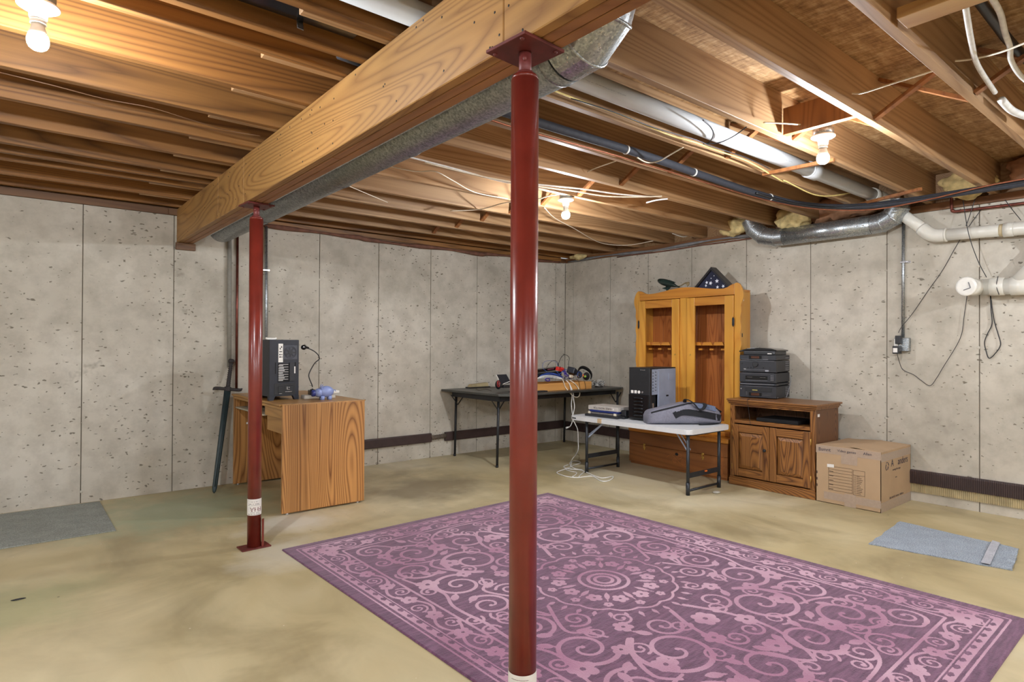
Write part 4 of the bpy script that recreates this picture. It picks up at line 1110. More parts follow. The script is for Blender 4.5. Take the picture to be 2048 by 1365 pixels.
for x, z, ww, hh in ((-.03, .05, .022, .003), (.03, .062, .05, .003), (.02, .09, .006, .02), (.035, .095, .012, .004), (.03, .08, .02, .003)): b.box(x - ww / 2, x + ww / 2, YF - .007, YF - .003, z - hh / 2, z + hh / 2)
b.done()
b = B('metal_bracket', 'white', label='small white metal bracket lying on the back edge of the dark tower'); c = Vector((1.535, 4.72, DT + h_))
b.obox(c + Vector((0, 0, .007)), (.065, .02, .014), (0, 0, R(3)), .004, 2); b.sph(c + Vector((.033, 0, .009)), .009, 10); b.sph(c + Vector((-.033, 0, .009)), .009, 10); b.done(cat='bracket')

# piggy bank
t = thing('piggy_bank', 'light blue plastic piggy bank with a dark blue snout on the oak desk', 'piggy bank', (1.872, 4.52, DT + .0), R(-8), local=True)
b = B('body', 'piggy', t, world=False)
b.sph((.01, 0, .062), (.058, .045, .044), 24); b.sph((-.045, 0, .055), (.036, .036, .034), 20); b.done()
b = B('snout', 'piggyn', t, world=False); b.lathe([(.020, 0), (.024, .004), (.025, .022), (.022, .028)], (-.070, 0, .052), 20, Matrix.Rotation(-PI / 2, 4, 'Y')); b.done()
for s_ in (-1, 1):
    b = B('ear', 'piggy', t, world=False); b.tube([(-.03, s_ * .018, .085), (-.026, s_ * .022, .104), (-.018, s_ * .024, .118)], lambda q: .011 * (1 - q * .7), 10, flat=.5, sub=3); b.done()
    b = B('eye', 'dark', t, world=False); b.sph((-.055, s_ * .028, .068), .004, 8); b.done()
for x in (-.02, .035):
    for s_ in (-1, 1):
        b = B('leg', 'piggy', t, world=False); b.cyl((x, s_ * .022, 0), (x, s_ * .02, .03), .013, .015, 14); b.done()
b = B('tail', 'piggy', t, world=False); b.tube([(.066, 0, .07), (.076, .004, .074), (.08, -.004, .066), (.084, .003, .062)], .003, 6, sub=4); b.done()

# book, camera-like box, white card and gooseneck lamp
t = thing('book_stack', 'grey paperback lying behind the piggy bank on the desk', 'book', (1.90, 4.70, DT))
b = B('cover', 'greypaper', t); b.obox((1.895, 4.70, DT + .0135), (.24, .10, .027), (0, 0, R(-6)), .001); b.done()
b = B('page_block', 'pages', t); b.obox((1.895, 4.697, DT + .0135), (.225, .101, .021), (0, 0, R(-6))); b.done()
t = thing('thin_book', 'small dark-edged case resting on the grey paperback', 'case', (1.885, 4.69, DT + .027))
b = B('case', 'blackg', t); b.obox((1.885, 4.695, DT + .046), (.13, .07, .038), (0, 0, R(-6)), .003); b.done()
b = B('card', 'white', label='white card sticking out behind the piggy bank tail'); b.obox((2.01, 4.67, DT + .047), (.07, .05, .02), (0, 0, R(-6)), .002)
b.done(cat='card')
t = thing('gooseneck_lamp', 'thin black gooseneck lamp standing on the case behind the piggy bank', 'lamp', (1.84, 4.69, DT + .065))
lp = [(1045, 1045), (1035, 1000), (990, 890), (980, 820), (1010, 740), (1060, 650), (1100, 595), (1160, 545), (1172, 515), (1150, 460), (1090, 400), (1010, 355), (950, 335)]
b = B('gooseneck', 'black', t); b.tube([at('y', 4.69, 510 + a / 9.1, 660 + c / 9.1) for a, c in lp], .0042, 8, sub=5); b.done()
hp = at('y', 4.69, 510 + 888 / 9.1, 660 + 320 / 9.1)
b = B('lamp_head', 'blackg', t); b.sph(hp, (.022, .022, .020), 16); b.cyl(hp + Vector((.015, 0, 0)), hp + Vector((.04, 0, -.004)), .01, .006, 12); b.done()
b = B('lens', 'silver', t); b.sph(hp + Vector((-.006, -.015, .002)), .008, 10); b.done()
b = B('lamp_base', 'black', t); b.lathe([(.018, 0), (.018, .004), (.006, .007), (.005, .012)], (at('y', 4.69, 510 + 1045 / 9.1, 660 + 1045 / 9.1).x, 4.69, DT + .065), 16); b.done()

# training sword
p0 = Vector((1.291, 5.319, .004)); p1 = Vector((1.484, 5.572, 1.075)); ax = (p1 - p0).normalized(); Ls = (p1 - p0).length
t = thing('training_sword', 'dark rubber training longsword leaning on the left wall beside the oak desk', 'sword', p0)
side = Vector((1, -.25, 0)); side = (side - ax * side.dot(ax)).normalized(); fr = ax.cross(side)
def swring(s_, wd, th, tip=0):
    c = p0 + ax * s_
    return [c + side * (wd * math.cos(a)) + fr * (th * math.sin(a)) for a in np.linspace(0, 2 * PI, 13)[:-1]]
b = B('blade', 'sword', t, smooth=True); b.loft([swring(s_, w_2, th2) for s_, w_2, th2 in ((.0, .004, .004), (.012, .012, .007), (.04, .0185, .009), (.4, .0215, .010), (.84, .026, .011))])
b.loft([swring(s_, .006, .0135) for s_ in (.05, .4, .82)]); b.done()
b = B('crossguard', 'swordh', t); gc = p0 + ax * .85
b.tube([gc - side * .098 + ax * -.012, gc - side * .09, gc, gc + side * .09, gc + side * .098 + ax * .012], lambda q: .013 + .006 * abs(q - .5), 10, sub=3); b.obox(gc, (.05, .03, .04), ax.to_track_quat('Z', 'Y').to_euler(), .004); b.done()
b = B('grip', 'swordh', t); b.tube([p0 + ax * .865, p0 + ax * 1.02, p0 + ax * 1.075], lambda q: .017 - .003 * math.sin(q * PI), 12, sub=6)
for k in range(10): b.lathe([(.0165, 0), (.0185, .003), (.0165, .006)], p0 + ax * (.88 + k * .018), 12, ax.to_track_quat('Z', 'Y').to_matrix().to_4x4(), cap=False)
b.done()
b = B('pommel', 'swordh', t); M = ax.to_track_quat('Z', 'Y').to_matrix().to_4x4(); b.lathe([(.016, 0), (.024, .012), (.027, .028), (.020, .038)], p0 + ax * 1.07, 14, M); b.done()

# ================================================================== BLACK TABLE IN THE CORNER
CT = .725
t = thing('folding_table', 'long black-topped folding table pushed into the far corner', 'table', (4.5, 5.05, 0))
b = B('tabletop', 'tabletop', t)
b.prism([(3.60, 5.575), (3.66, 4.66), (3.74, 4.58), (3.84, 4.55), (5.38, 4.60), (5.455, 4.64), (5.46, 5.575)], 'z', CT - .022, CT, .004); b.done()
b = B('apron', 'blackm', t)
b.box(3.72, 5.38, 4.70, 4.716, CT - .078, CT - .022); b.box(3.72, 5.38, 5.50, 5.516, CT - .078, CT - .022); b.box(3.70, 3.716, 4.70, 5.516, CT - .078, CT - .022); b.box(5.38, 5.396, 4.70, 5.516, CT - .078, CT - .022); b.done()
for x, y in ((3.722, 4.755), (3.752, 5.535), (5.35, 4.64), (5.36, 5.50)):
    b = B('leg', 'blackm', t); b.cyl((x, y, .004), (x + .015, y, CT - .05), .0125, .0135, 14); b.cyl((x, y, 0), (x, y, .02), .0145, n=14); b.done()
for x, y in ((3.735, 4.755), (3.765, 5.50), (5.355, 4.66), (5.365, 5.48)):
    for s_ in (-1, 1):
        b = B('leg_brace', 'blackm', t); b.bar((x, y, CT - .17), (x + s_ * .09 * (1 if x < 4.5 else 1), y, CT - .06), .004, .014, (0, 1, 0)); b.done()
v_ = lambda a, c, y=4.80: at('y', y, 1060 + a / 12.05, 700 + c / 12.05)
# shallow pine drawer full of cables
t = thing('wooden_drawer', 'shallow pale pine drawer box holding cables on the black table', 'drawer', (4.72, 4.80, CT))
DXa, DXb, DYa, DYb = 4.20, 5.00, 4.70, 4.98
b = B('front_board', 'ply', t); b.box(DXa + .16, DXb, DYa, DYa + .014, CT, CT + .078, .001); b.done()
b = B('front_board', 'ply', t); b.box(DXa - .1, DXa + .158, DYa - .002, DYa + .012, CT, CT + .076, .001); b.done()
b = B('back_board', 'ply', t); b.box(DXa - .1, DXb, DYb - .012, DYb, CT, CT + .078, .001); b.done()
for x in (DXa - .1, DXb - .012):
    b = B('side_board', 'ply', t); b.box(x, x + .012, DYa + .012, DYb - .012, CT, CT + .078); b.done()
b = B('bottom', 'ply', t); b.box(DXa - .088, DXb - .012, DYa + .014, DYb - .012, CT + .004, CT + .01); b.done()
zt = CT + .078
def junk(name, label, m, pts, r, cat, sub=6, n=7):
    b = B(name, m, label=label); b.tube(pts, r, n, sub=sub); b.done(cat=cat)
YJ = 4.80
t = thing('network_box', 'long black electronics box lying across the pine drawer', 'electronics', (4.42, 4.86, zt))
b = B('case', 'black', t); b.obox(v_(330, 610, 4.90), (.46, .10, .05), (0, R(-3), R(3)), .004); b.done()
b = B('case', 'blackg', t); b.obox(v_(360, 480, 4.90), (.40, .10, .034), (0, R(-4), R(3)), .003); b.done()
b = B('label', 'inkred', t); b.obox(v_(500, 465, 4.846), (.10, .003, .014), (0, R(-4), R(3))); b.done()
t = thing('red_adapter', 'bright red cable adapter on top of the black electronics box', 'adapter', v_(690, 480))
b = B('body', 'redp', t); b.obox(v_(700, 465), (.085, .04, .042), (.2, .15, .3), .005, 2); b.obox(v_(770, 460), (.05, .035, .026), (0, .25, .4), .004); b.done()
b = B('plug', 'black', t); b.cyl(v_(680, 400), v_(680, 330), .006, n=10); b.done()
junk('black_cable', 'black cord arching high above the red adapter', 'black', [v_(685, 340), v_(720, 250), v_(770, 160), v_(840, 122), v_(910, 150), v_(945, 210), v_(930, 320), v_(935, 480), v_(930, 700)], .003, 'cable')
junk('blue_cable', 'thin blue cable arc left of the red adapter', 'blue', [v_(420, 530), v_(330, 470), v_(300, 400), v_(330, 310), v_(420, 265), v_(560, 270), v_(640, 310), v_(670, 380)], .0018, 'cable')
junk('black_cable', 'second black cord arcing low to the red adapter', 'black', [v_(400, 440), v_(450, 350), v_(520, 280), v_(600, 258), v_(650, 290), v_(680, 350)], .0024, 'cable')
rnd = random.Random(11)
blues = B('blue_cable', 'blue', label='tangle of blue network cables heaped in the pine drawer')
for k in range(14):
    o_ = rnd.uniform(-45, 45) + 20
    blues.tube([v_(210 + o_, 690, YJ + rnd.uniform(-.04, .06)), v_(300 + o_, 615 + o_ * .5, YJ + rnd.uniform(-.05, .05)), v_(450 + o_, 600 + o_ + rnd.uniform(-30, 30), YJ + rnd.uniform(-.05, .05)), v_(620 + o_, 615 + o_ + rnd.uniform(-35, 35), YJ + rnd.uniform(-.05, .05)), v_(800 + o_, 660 + o_ * .6, YJ), v_(960 + o_, 700, YJ + rnd.uniform(-.03, .03))], .0032, 6, sub=5)
blues.tube([v_(640, 520), v_(700, 590), v_(760, 640)], .0035, 6, sub=4); blues.tube([v_(880, 470), v_(780, 530), v_(700, 600), v_(640, 640)], .0035, 6, sub=4)
blues.done(cat='cable')
whites = B('white_cable', 'whitec', label='sheaf of white cables lying on the blue tangle in the drawer')
for k in range(5):
    o_ = k * 13 - 26
    whites.tube([v_(180, 690 + o_ * .3, YJ - .06), v_(300, 655 + o_, YJ - .06), v_(450, 640 + o_, YJ - .06), v_(620, 660 + o_, YJ - .06), v_(780, 700 + o_ * .5, YJ - .07)], .0022, 6, sub=5)
whites.done(cat='cable')
junk('violet_cable', 'coiled violet cable end at the front of the drawer', 'violet', [v_(360, 730, 4.71), v_(400, 690, 4.71), v_(460, 700, 4.71), v_(470, 745, 4.71), v_(410, 755, 4.71), v_(380, 725, 4.71)], .006, 'cable')
b = B('power_brick', 'navy', label='dark blue-black power supply at the right part of the drawer'); b.obox(v_(1020, 520, 4.86), (.13, .09, .07), (.2, .3, .5), .012, 2); b.done(cat='adapter')
b = B('cable_coil', 'violet', label='small heap of red and violet cables under the black cord arc')
for k in range(7): b.tube([v_(800 + rnd.uniform(-40, 40), 480 + rnd.uniform(-30, 60), 4.82), v_(860 + rnd.uniform(-30, 30), 560 + rnd.uniform(-40, 40), 4.8), v_(900 + rnd.uniform(-40, 60), 640 + rnd.uniform(-40, 30), 4.79)], .004, 6, sub=4)
b.done(cat='cable')
b = B('cable_connectors', 'silver', label='cluster of silver and beige plugs at the drawer edge', kind='stuff')
for k in range(22): b.obox(v_(rnd.uniform(760, 1190), rnd.uniform(620, 720), 4.73 + rnd.uniform(0, .08)), (.022, .010, .009), (rnd.uniform(0, 3), rnd.uniform(0, 3), 0), .001)
b.done(cat='plug')
b = B('beige_plug', 'cream', label='beige plug block on the cables in the drawer'); b.obox(v_(990, 640, 4.74), (.045, .025, .03), (.1, .1, .2), .003); b.done(cat='plug')
# headphones with headband standing at the right end of the drawer
t = thing('headphones', 'black over-ear headphones with an upright band at the right end of the pine drawer', 'headphones', v_(1330, 720, 4.82))
b = B('headband', 'blackg', t); b.tube([v_(a, c, 4.82) for a, c in ((1150, 540), (1190, 460), (1260, 425), (1330, 440), (1410, 490), (1470, 570), (1480, 640), (1460, 710))], lambda q: .004 + .005 * math.sin(q * PI), 8, sub=5, flat=2.2); b.done()
b = B('ear_cup', 'navy', t); b.sph(v_(1185, 600, 4.80), (.042, .022, .040), 18); b.done()
b = B('ear_cup', 'black', t); b.sph(v_(1360, 640, 4.79), (.048, .026, .046), 18); b.done()
b = B('ring', 'blue', t); b.tube([v_(1185 + 45 * math.cos(a), 600 + 65 * math.sin(a), 4.775) for a in np.linspace(0, 2 * PI, 17)[:-1]], .0025, 6, closed=True); b.done()
b = B('small_toy', 'lime', label='lime green plastic bit in front of the headphones'); b.blob(v_(1330, 645, 4.755), (.016, .01, .012), 3, .3, 2); b.done(cat='toy')
b = B('small_toy', 'orange', label='orange plastic bit beside the lime one'); b.blob(v_(1282, 620, 4.755), (.009, .008, .016), 5, .3, 2); b.done(cat='toy')
junk('black_cable', 'black cord hanging over the drawer front below the headphones', 'black', [v_(1270, 660, 4.74), v_(1300, 740, 4.692), v_(1330, 820, 4.692), v_(1345, 950, 4.692)], .0022, 'cable')
junk('black_cable', 'wavy dark cord hanging over the drawer front', 'black', [v_(1120, 700, 4.73), v_(1170, 760, 4.692), v_(1195, 850, 4.692), v_(1205, 940, 4.692), v_(1215, 980, 4.69)], .0022, 'cable')
# heap of clear decorated wires at the table end
wcol = B('fairy_lights', 'whitec', label='tangled heap of clear string lights on the black table right of the drawer')
for k in range(16):
    cx, cy = rnd.uniform(1480, 1760), rnd.uniform(760, 850)
    wcol.tube([v_(cx + 60 * math.cos(a) * rnd.uniform(.5, 1.2), min(cy + 55 * math.sin(a) * rnd.uniform(.5, 1.2), 885), 4.80 + .05 * math.sin(a + k)) for a in np.linspace(0, 5.5, 7)], .0018, 5, sub=3)
for k in range(16): wcol.sph(v_(rnd.uniform(1420, 1770), rnd.uniform(740, 880), 4.76 + rnd.uniform(0, .05)), .005, 6)
wl = wcol.done(cat='string lights')
b = B('dark_wire_coil', 'navy', label='dark blue wire coil under the clear string lights')
for k in range(12):
    cx, cy = rnd.uniform(1470, 1740), rnd.uniform(790, 860)
    b.tube([v_(cx + 60 * math.cos(a), min(cy + 45 * math.sin(a), 888), 4.84 + .04 * math.sin(a + k)) for a in np.linspace(0, 5.5, 7)], .0028, 5, sub=3)
b.done(cat='cable')
# white cables dropping from the drawer
junk('white_cable', 'cream cord looping below the pine drawer front', 'cream', [v_(960, 735, 4.74), v_(1060, 800, 4.69), v_(1150, 900, 4.69), v_(1200, 1030, 4.66), v_(1180, 1120, 4.65), v_(1110, 1145, 4.65), v_(1020, 1100, 4.65), v_(930, 1000, 4.66), v_(850, 890, 4.69), v_(815, 790, 4.69), v_(780, 705, 4.74)], .0055, 'cable')
wc = lambda px, py, y=4.6: at('y', y, px, py)
cr = lambda a, c: (1100 + a / 6.829, 780 + c / 6.829)
fl_ = lambda a, c: at('z', .006, *cr(a, c))
junk('white_cable', 'white power cord with a plug end hanging in mid air below the black table', 'whitec', [v_(870, 735, 4.74), v_(950, 830, 4.69), wc(1143, 785, 4.65), wc(*cr(300, 100), 4.65), wc(*cr(292, 200), 4.65), wc(*cr(300, 290), 4.64), wc(*cr(312, 385), 4.63), wc(*cr(300, 450), 4.63), wc(*cr(275, 500), 4.63), wc(*cr(245, 515), 4.63)], .0048, 'cable')
b = B('cable_plug', 'whitec', label='white moulded plug at the end of the hanging cord'); b.cyl(wc(*cr(262, 508), 4.63), wc(*cr(222, 522), 4.63), .008, .010, 10); b.done(cat='plug')
fpts = [(285, 985), (270, 1010), (285, 1050), (270, 1060), (190, 1090), (95, 1130), (140, 1160), (250, 1190), (370, 1200), (480, 1190), (560, 1180), (620, 1200), (680, 1240), (740, 1253), (810, 1240), (860, 1205), (850, 1185), (780, 1200), (700, 1205), (600, 1175), (500, 1130), (400, 1095), (290, 1085), (210, 1070), (190, 1050), (250, 1025)]
junk('white_cable', 'long white cord trailing from the black table and coiled on the floor', 'whitec', [v_(940, 800, 4.69), wc(1146, 785, 4.65), wc(*cr(322, 130), 4.64), wc(*cr(335, 230), 4.63), wc(*cr(318, 330), 4.62), wc(*cr(310, 400), 4.60), wc(*cr(345, 470), 4.56), wc(*cr(378, 550), 4.52), wc(*cr(385, 700), 4.50), wc(*cr(385, 820), 4.48), wc(*cr(350, 890), 4.46), wc(*cr(310, 940), 4.44)] + [fl_(*q) for q in fpts], .0048, 'cable', sub=5)
junk('white_cable', 'small loop of the white cord on the floor', 'whitec', [fl_(290, 1055), fl_(300, 985), fl_(380, 975), fl_(420, 1000), fl_(380, 1015), fl_(330, 1030), fl_(300, 1055), fl_(370, 1085), fl_(440, 1095), fl_(460, 1125), fl_(420, 1160), fl_(395, 1190)], .004, 'cable', sub=5)
junk('white_cable', 'inner loop of the white floor cord', 'whitec', [fl_(205, 1085), fl_(280, 1115), fl_(360, 1130), fl_(350, 1160), fl_(310, 1185)], .004, 'cable', sub=5)
# left end of the black table
u_ = lambda a, c, y=4.95: at('y', y, 870 + a / 12.4, 720 + c / 12.4)
t = thing('tablet_stand', 'dark leaning tablet with a pale edge at the left end of the black table', 'tablet', (4.15, 5.05, CT))
b = B('screen', 'charcoal', t); b.prism([(0, 0), (.27, 0), (.25, .008), (.02, .008)], 'z', 0, .001)
b.bm.clear(); q = [u_(1520, 370, 5.05), u_(1770, 360, 5.05), u_(1880, 560, 4.97), u_(1640, 620, 4.97)]
b.quad(q, .008); b.done()
b = B('pale_edge', 'white', t); b.bar(u_(1520, 378, 5.045), u_(1580, 500, 5.0), .006, .008); b.bar(u_(1680, 605, 4.95), u_(1860, 535, 4.95), .004, .005); b.done()
b = B('foot', 'black', t); b.obox(u_(1760, 660, 4.98), (.10, .06, .03), (0, 0, 0), .004); b.done()
t = thing('red_headset', 'black headset with a red-rimmed ear cup leaning on the tablet', 'headset', (4.02, 4.93, CT))
b = B('ear_cup', 'black', t); b.sph(u_(1570, 620, 4.94), (.030, .04, .046), 18); b.done()
b = B('red_ring', 'redp', t); b.tube([u_(1575 + 32 * math.cos(a), 600 + 75 * math.sin(a), 4.905) for a in np.linspace(0, 2 * PI, 17)[:-1]], .0022, 6, closed=True); b.done()
b = B('red_stroke', 'redp', t); b.bar(u_(1560, 560, 4.90), u_(1590, 640, 4.90), .003, .004); b.done()
b = B('headband', 'black', t); b.tube([u_(1640, 660, 4.97), u_(1720, 640, 5.0), u_(1800, 640, 5.05), u_(1880, 650, 5.1)], .009, 8, sub=4); b.done()
b = B('hand_brush', 'draintan', label='tan bristle brush lying against the wall behind the tablet'); b.prism([(3.93, CT + .012), (4.18, CT + .012), (4.17, CT + .055), (3.95, CT + .04)], 'y', 5.50, 5.56, .002); b.done(cat='brush')
b = B('brush_back', 'blackm', label='dark wooden strip under the tan bristles'); b.box(3.91, 4.20, 5.49, 5.57, CT, CT + .012, .003); b.done(cat='brush')
b = B('flat_tray', 'charcoal', label='flat dark tray at the front left of the black table'); b.box(3.90, 4.28, 4.63, 4.80, CT, CT + .012, .004); b.done(cat='tray')
junk('brown_cable', 'thin brown cord curled on the left end of the black table', plain('brown_cable', (96, 80, 66), .6), [at('z', CT + .003, 870 + a / 12.4, 720 + c / 12.4) for a, c in ((1500, 690), (1350, 690), (1200, 695), (1060, 700), (1020, 730), (1100, 760), (1200, 735), (1300, 740), (1400, 770))], .0025, 'cable')

# ================================================================== WHITE TABLE AND WHAT STANDS ON IT
WT = .527
t = thing('folding_table', 'low white plastic folding table in front of the pine cabinet', 'table', (4.48, 3.5, 0))
TX0, TX1, TY0, TY1 = 4.195, 4.80, 2.885, 4.235
def rrect(x0, x1, y0, y1, r, n=5):
    out = []
    for cx, cy, a0 in ((x1 - r, y1 - r, 0), (x0 + r, y1 - r, 90), (x0 + r, y0 + r, 180), (x1 - r, y0 + r, 270)):
        for k in range(n + 1):
            a = R(a0 + 90 * k / n); out.append((cx + r * math.cos(a), cy + r * math.sin(a)))
    return out
b = B('tabletop', 'whitetop', t); b.prism(rrect(TX0, TX1, TY0, TY1, .05), 'z', WT - .04, WT, .006); b.done()
b = B('edge_slot', 'dark', t); b.box(TX0 - .0008, TX0 + .003, 4.145, 4.195, WT - .026, WT - .016); b.done()
b = B('tape_patch', plain('tan_masking_tape', (196, 170, 134), .6), t); b.box(TX0 - .001, TX0 + .02, 3.82, 3.87, WT - .038, WT + .0008); b.done()
b = B('leg_mount', 'greyleg', t)
for y in (4.04, 2.93): b.box(TX0 + .03, TX1 - .05, y - .012, y + .012, WT - .055, WT - .04)
b.done()
for y in (4.04, 2.925):
    for x in (4.235, 4.68):
        b = B('leg', 'greyleg', t); b.cyl((x, y, .03), (x, y, WT - .05), .0135, n=16); b.cyl((x, y, .0), (x, y, .10), .0165, n=16); b.done()
    b = B('cross_rail', 'greyleg', t); b.box(4.235, 4.68, y - .006, y + .006, .135, .175, .002); b.done()
    b = B('foot_rail', 'greyleg', t); b.cyl((4.235, y, .035), (4.68, y, .035), .010, n=12); b.done()
    b = B('locking_brace', 'steel', t)
    s_ = -1 if y > 3.5 else 1
    b.bar((4.25, y, .33), (4.30, y + s_ * .16, WT - .045), .004, .012); b.bar((4.27, y, .36), (4.32, y + s_ * .14, WT - .045), .004, .008); b.done()
b = B('brace_clip', 'orange', t, label='orange clip on the cross rail'); b.obox((4.47, 2.913, .168), (.026, .012, .012), (0, 0, 0), .002); b.done()

# open computer tower
t = thing('open_computer', 'black computer tower with an open grey side on the white folding table', 'computer', (4.60, 3.56, WT), R(4), local=True)
hw_, dp, hh = .112, .42, .47
x0 = -dp / 2
b = B('front_bezel', 'black', t, world=False); b.box(x0, x0 + .035, -hw_, hw_, .008, hh, .008, 2); b.done()
b = B('top_cover', 'black', t, world=False); b.box(x0 + .0, dp / 2, -hw_ - .001, hw_ + .001, hh - .004, hh + .006, .003); b.done()
b = B('side_cover', 'black', t, world=False); b.box(x0 + .03, dp / 2, hw_ - .004, hw_, .01, hh - .004); b.done()
b = B('chassis', 'steel', t, world=False)
b.box(x0 + .125, dp / 2, -hw_, -hw_ + .004, .01, hh - .006); b.box(x0 + .035, dp / 2, -hw_, hw_, .008, .014); b.box(dp / 2 - .004, dp / 2, -hw_, hw_, .01, hh - .006)
b.box(x0 + .035, x0 + .125, -hw_ + .001, -hw_ + .005, hh * .50, hh - .008); b.done()
b = B('drive_slots', 'dark', t, world=False)
for k in range(7):
    z = hh * .56 + k * .027
    b.box(x0 + .045, x0 + .055, -hw_ - .0008, -hw_ + .002, z, z + .008); b.box(x0 + .085, x0 + .10, -hw_ - .0008, -hw_ + .002, z + .008, z + .014)
b.box(x0 + .26, x0 + .30, -hw_ - .0006, -hw_, .21, .225); b.done()
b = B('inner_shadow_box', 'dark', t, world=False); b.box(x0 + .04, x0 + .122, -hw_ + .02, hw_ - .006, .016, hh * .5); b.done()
b = B('drive_cage', 'silver', t, world=False); b.box(x0 + .05, x0 + .07, -hw_ + .004, -hw_ + .02, .07, .16); b.done()
b = B('embossed_panel', 'steel', t, world=False)
b.box(x0 + .30, x0 + .385, -hw_ - .002, -hw_, .36, .42, .002); b.box(x0 + .25, x0 + .30, -hw_ - .0015, -hw_, .05, .16, .001); b.box(x0 + .14, x0 + .148, -hw_ - .0015, -hw_, .02, .44); b.done()
b = B('lower_grille', 'blackg', t, world=False); b.box(x0 - .012, x0 + .003, -hw_ + .004, hw_ - .004, .012, .235, .006, 2)
for k in range(6):
    z = .045 + k * .031
    pts = [(x0 - .012 - .010 * math.sin(PI * q / 8), -.05 + .1 * q / 8, z + .006 * math.sin(PI * q / 8)) for q in range(9)]
    b.tube(pts, .0075, 8)
b.done()
b = B('bezel_line', 'charcoal', t, world=False); b.box(x0 - .001, x0 + .002, -hw_ + .008, hw_ - .008, .236, .240); b.box(x0 - .001, x0 + .002, -hw_ + .02, hw_ - .02, .325, .3275); b.box(x0 - .001, x0 + .002, -hw_ + .02, hw_ - .02, .41, .4125); b.done()
for y, m in ((.075, 'paper'), (.038, 'paper')):
    b = B('sticker', m, t, world=False); b.box(x0 - .0015, x0 + .001, y - .013, y + .013, .243, .27); b.done()
b = B('sticker', 'paper', t, world=False); b.cyl((x0 - .0015, .002, .256), (x0 + .001, .002, .256), .0135, n=20); b.done()
b = B('power_button', 'silver', t, world=False); b.cyl((x0 - .004, -.035, .256), (x0, -.035, .256), .009, n=16); b.done()
b = B('bezel_lettering', 'silver', t, world=False)
for k in range(4): b.box(x0 - .0012, x0, -.02 - .014 * k, -.011 - .014 * k, .452, .458)
b.done()

# books / boxes left of the tower
def slab(name, label, cat, m, x0, x1, y0, y1, z0, z1, rz=0, parent=None, bev=.001):
    b = B(name, m, parent, label=label); b.obox(((x0 + x1) / 2, (y0 + y1) / 2, (z0 + z1) / 2), (x1 - x0, y1 - y0, z1 - z0), (0, 0, rz), bev); return b.done(cat=cat)
slab('laptop', 'flat dark laptop lying lowest in the stack on the white table', 'laptop', 'charcoal', 4.29, 4.57, 3.73, 4.12, WT, WT + .022, .05, None, .004)
t = thing('router', 'flat cream and grey drive with pale end caps in the stack on the white table', 'electronics', (4.4, 3.92, WT + .022))
b = B('body', 'silver', t); b.obox((4.42, 3.92, WT + .036), (.2, .33, .008), (0, 0, .05)); b.obox((4.42, 3.92, WT + .028), (.19, .32, .008), (0, 0, .05)); b.done()
b = B('end_cap', 'cream', t); b.obox((4.325, 4.085, WT + .034), (.03, .025, .022), (0, 0, .05), .002); b.obox((4.335, 3.775, WT + .034), (.03, .025, .022), (0, 0, .05), .002); b.done()
t = thing('blue_book', 'dark blue book under the pale printed box on the white table', 'book', (4.43, 3.92, WT + .045))
b = B('cover', 'bookblue', t); b.obox((4.43, 3.92, WT + .053), (.22, .33, .016), (0, 0, .05), .001); b.done()
t = thing('printed_box', 'pale grey box with dark upside-down lettering on top of the stack', 'box', (4.44, 3.93, WT + .062))
b = B('carton', 'greypaper', t); b.obox((4.44, 3.93, WT + .0815), (.22, .36, .039), (0, R(0), .05), .001); b.done()
b = B('printed_text', 'inkbrown', t)
def bx(v): return Vector((4.3295 + (-v.y * 0), 3.93 + v.x, WT + .083 - v.y)) + Vector((-v.z * .2 + (v.x) * -.05 - .0008, 0, 0))
b.text('SURGE PROTECTOR', .024, bx); b.done()
b = B('printed_emblem', 'ink', t); b.obox((4.338, 3.80, WT + .081), (.002, .026, .028), (0, 0, .05)); b.done()
b = B('printed_emblem', 'paper', t); b.obox((4.3372, 3.80, WT + .081), (.002, .010, .014), (0, 0, .05)); b.done()
b = B('black_adapter', 'black', label='black power brick between the book stack and the tower'); b.obox((4.40, 3.715, WT + .052), (.06, .05, .055), (0, 0, .1), .006); b.obox((4.39, 3.72, WT + .012), (.07, .05, .024), (0, 0, .1), .004); b.done(cat='adapter')

# grey bag lying on the table
t = thing('duffel_bag', 'grey and black cloth bag lying flat on the right half of the white table', 'bag', (4.48, 3.16, WT))
p_0 = Vector((4.275, 3.345, WT)); p_1 = Vector((4.755, 2.975, WT)); dA = (p_1 - p_0); LB = dA.length; dA.normalize(); dB = Vector((-dA.y, dA.x, 0)); dB = dB if dB.x > 0 else -dB
def bagring(s_, hwid, h, off=0, n=28):
    c = p_0 + dA * (s_ * LB) + dB * (.055 + off); out = []
    for k in range(n):
        a = 2 * PI * k / n; ca, sa = math.cos(a), math.sin(a)
        e = .55
        x = hwid * math.copysign(abs(ca) ** e, ca); z = h / 2 + h / 2 * math.copysign(abs(sa) ** e, sa)
        z *= (1 - .12 * (ca + 1) / 2)
        wob = .004 * noise.noise(Vector((s_ * 9, k * .6, 0)))
        out.append(c + dB * (x + wob) + Vector((0, 0, max(.0, z + wob))))
    return out
ST = [(-.03, .08, .085), (.0, .105, .115), (.03, .115, .125), (.18, .13, .15), (.38, .14, .182), (.52, .14, .198), (.66, .138, .195), (.8, .13, .18), (.93, .115, .155), (1.0, .09, .12), (1.04, .05, .08)]
b = B('body', 'bag', t, smooth=True); b.loft([bagring(*q) for q in ST]); b.done()
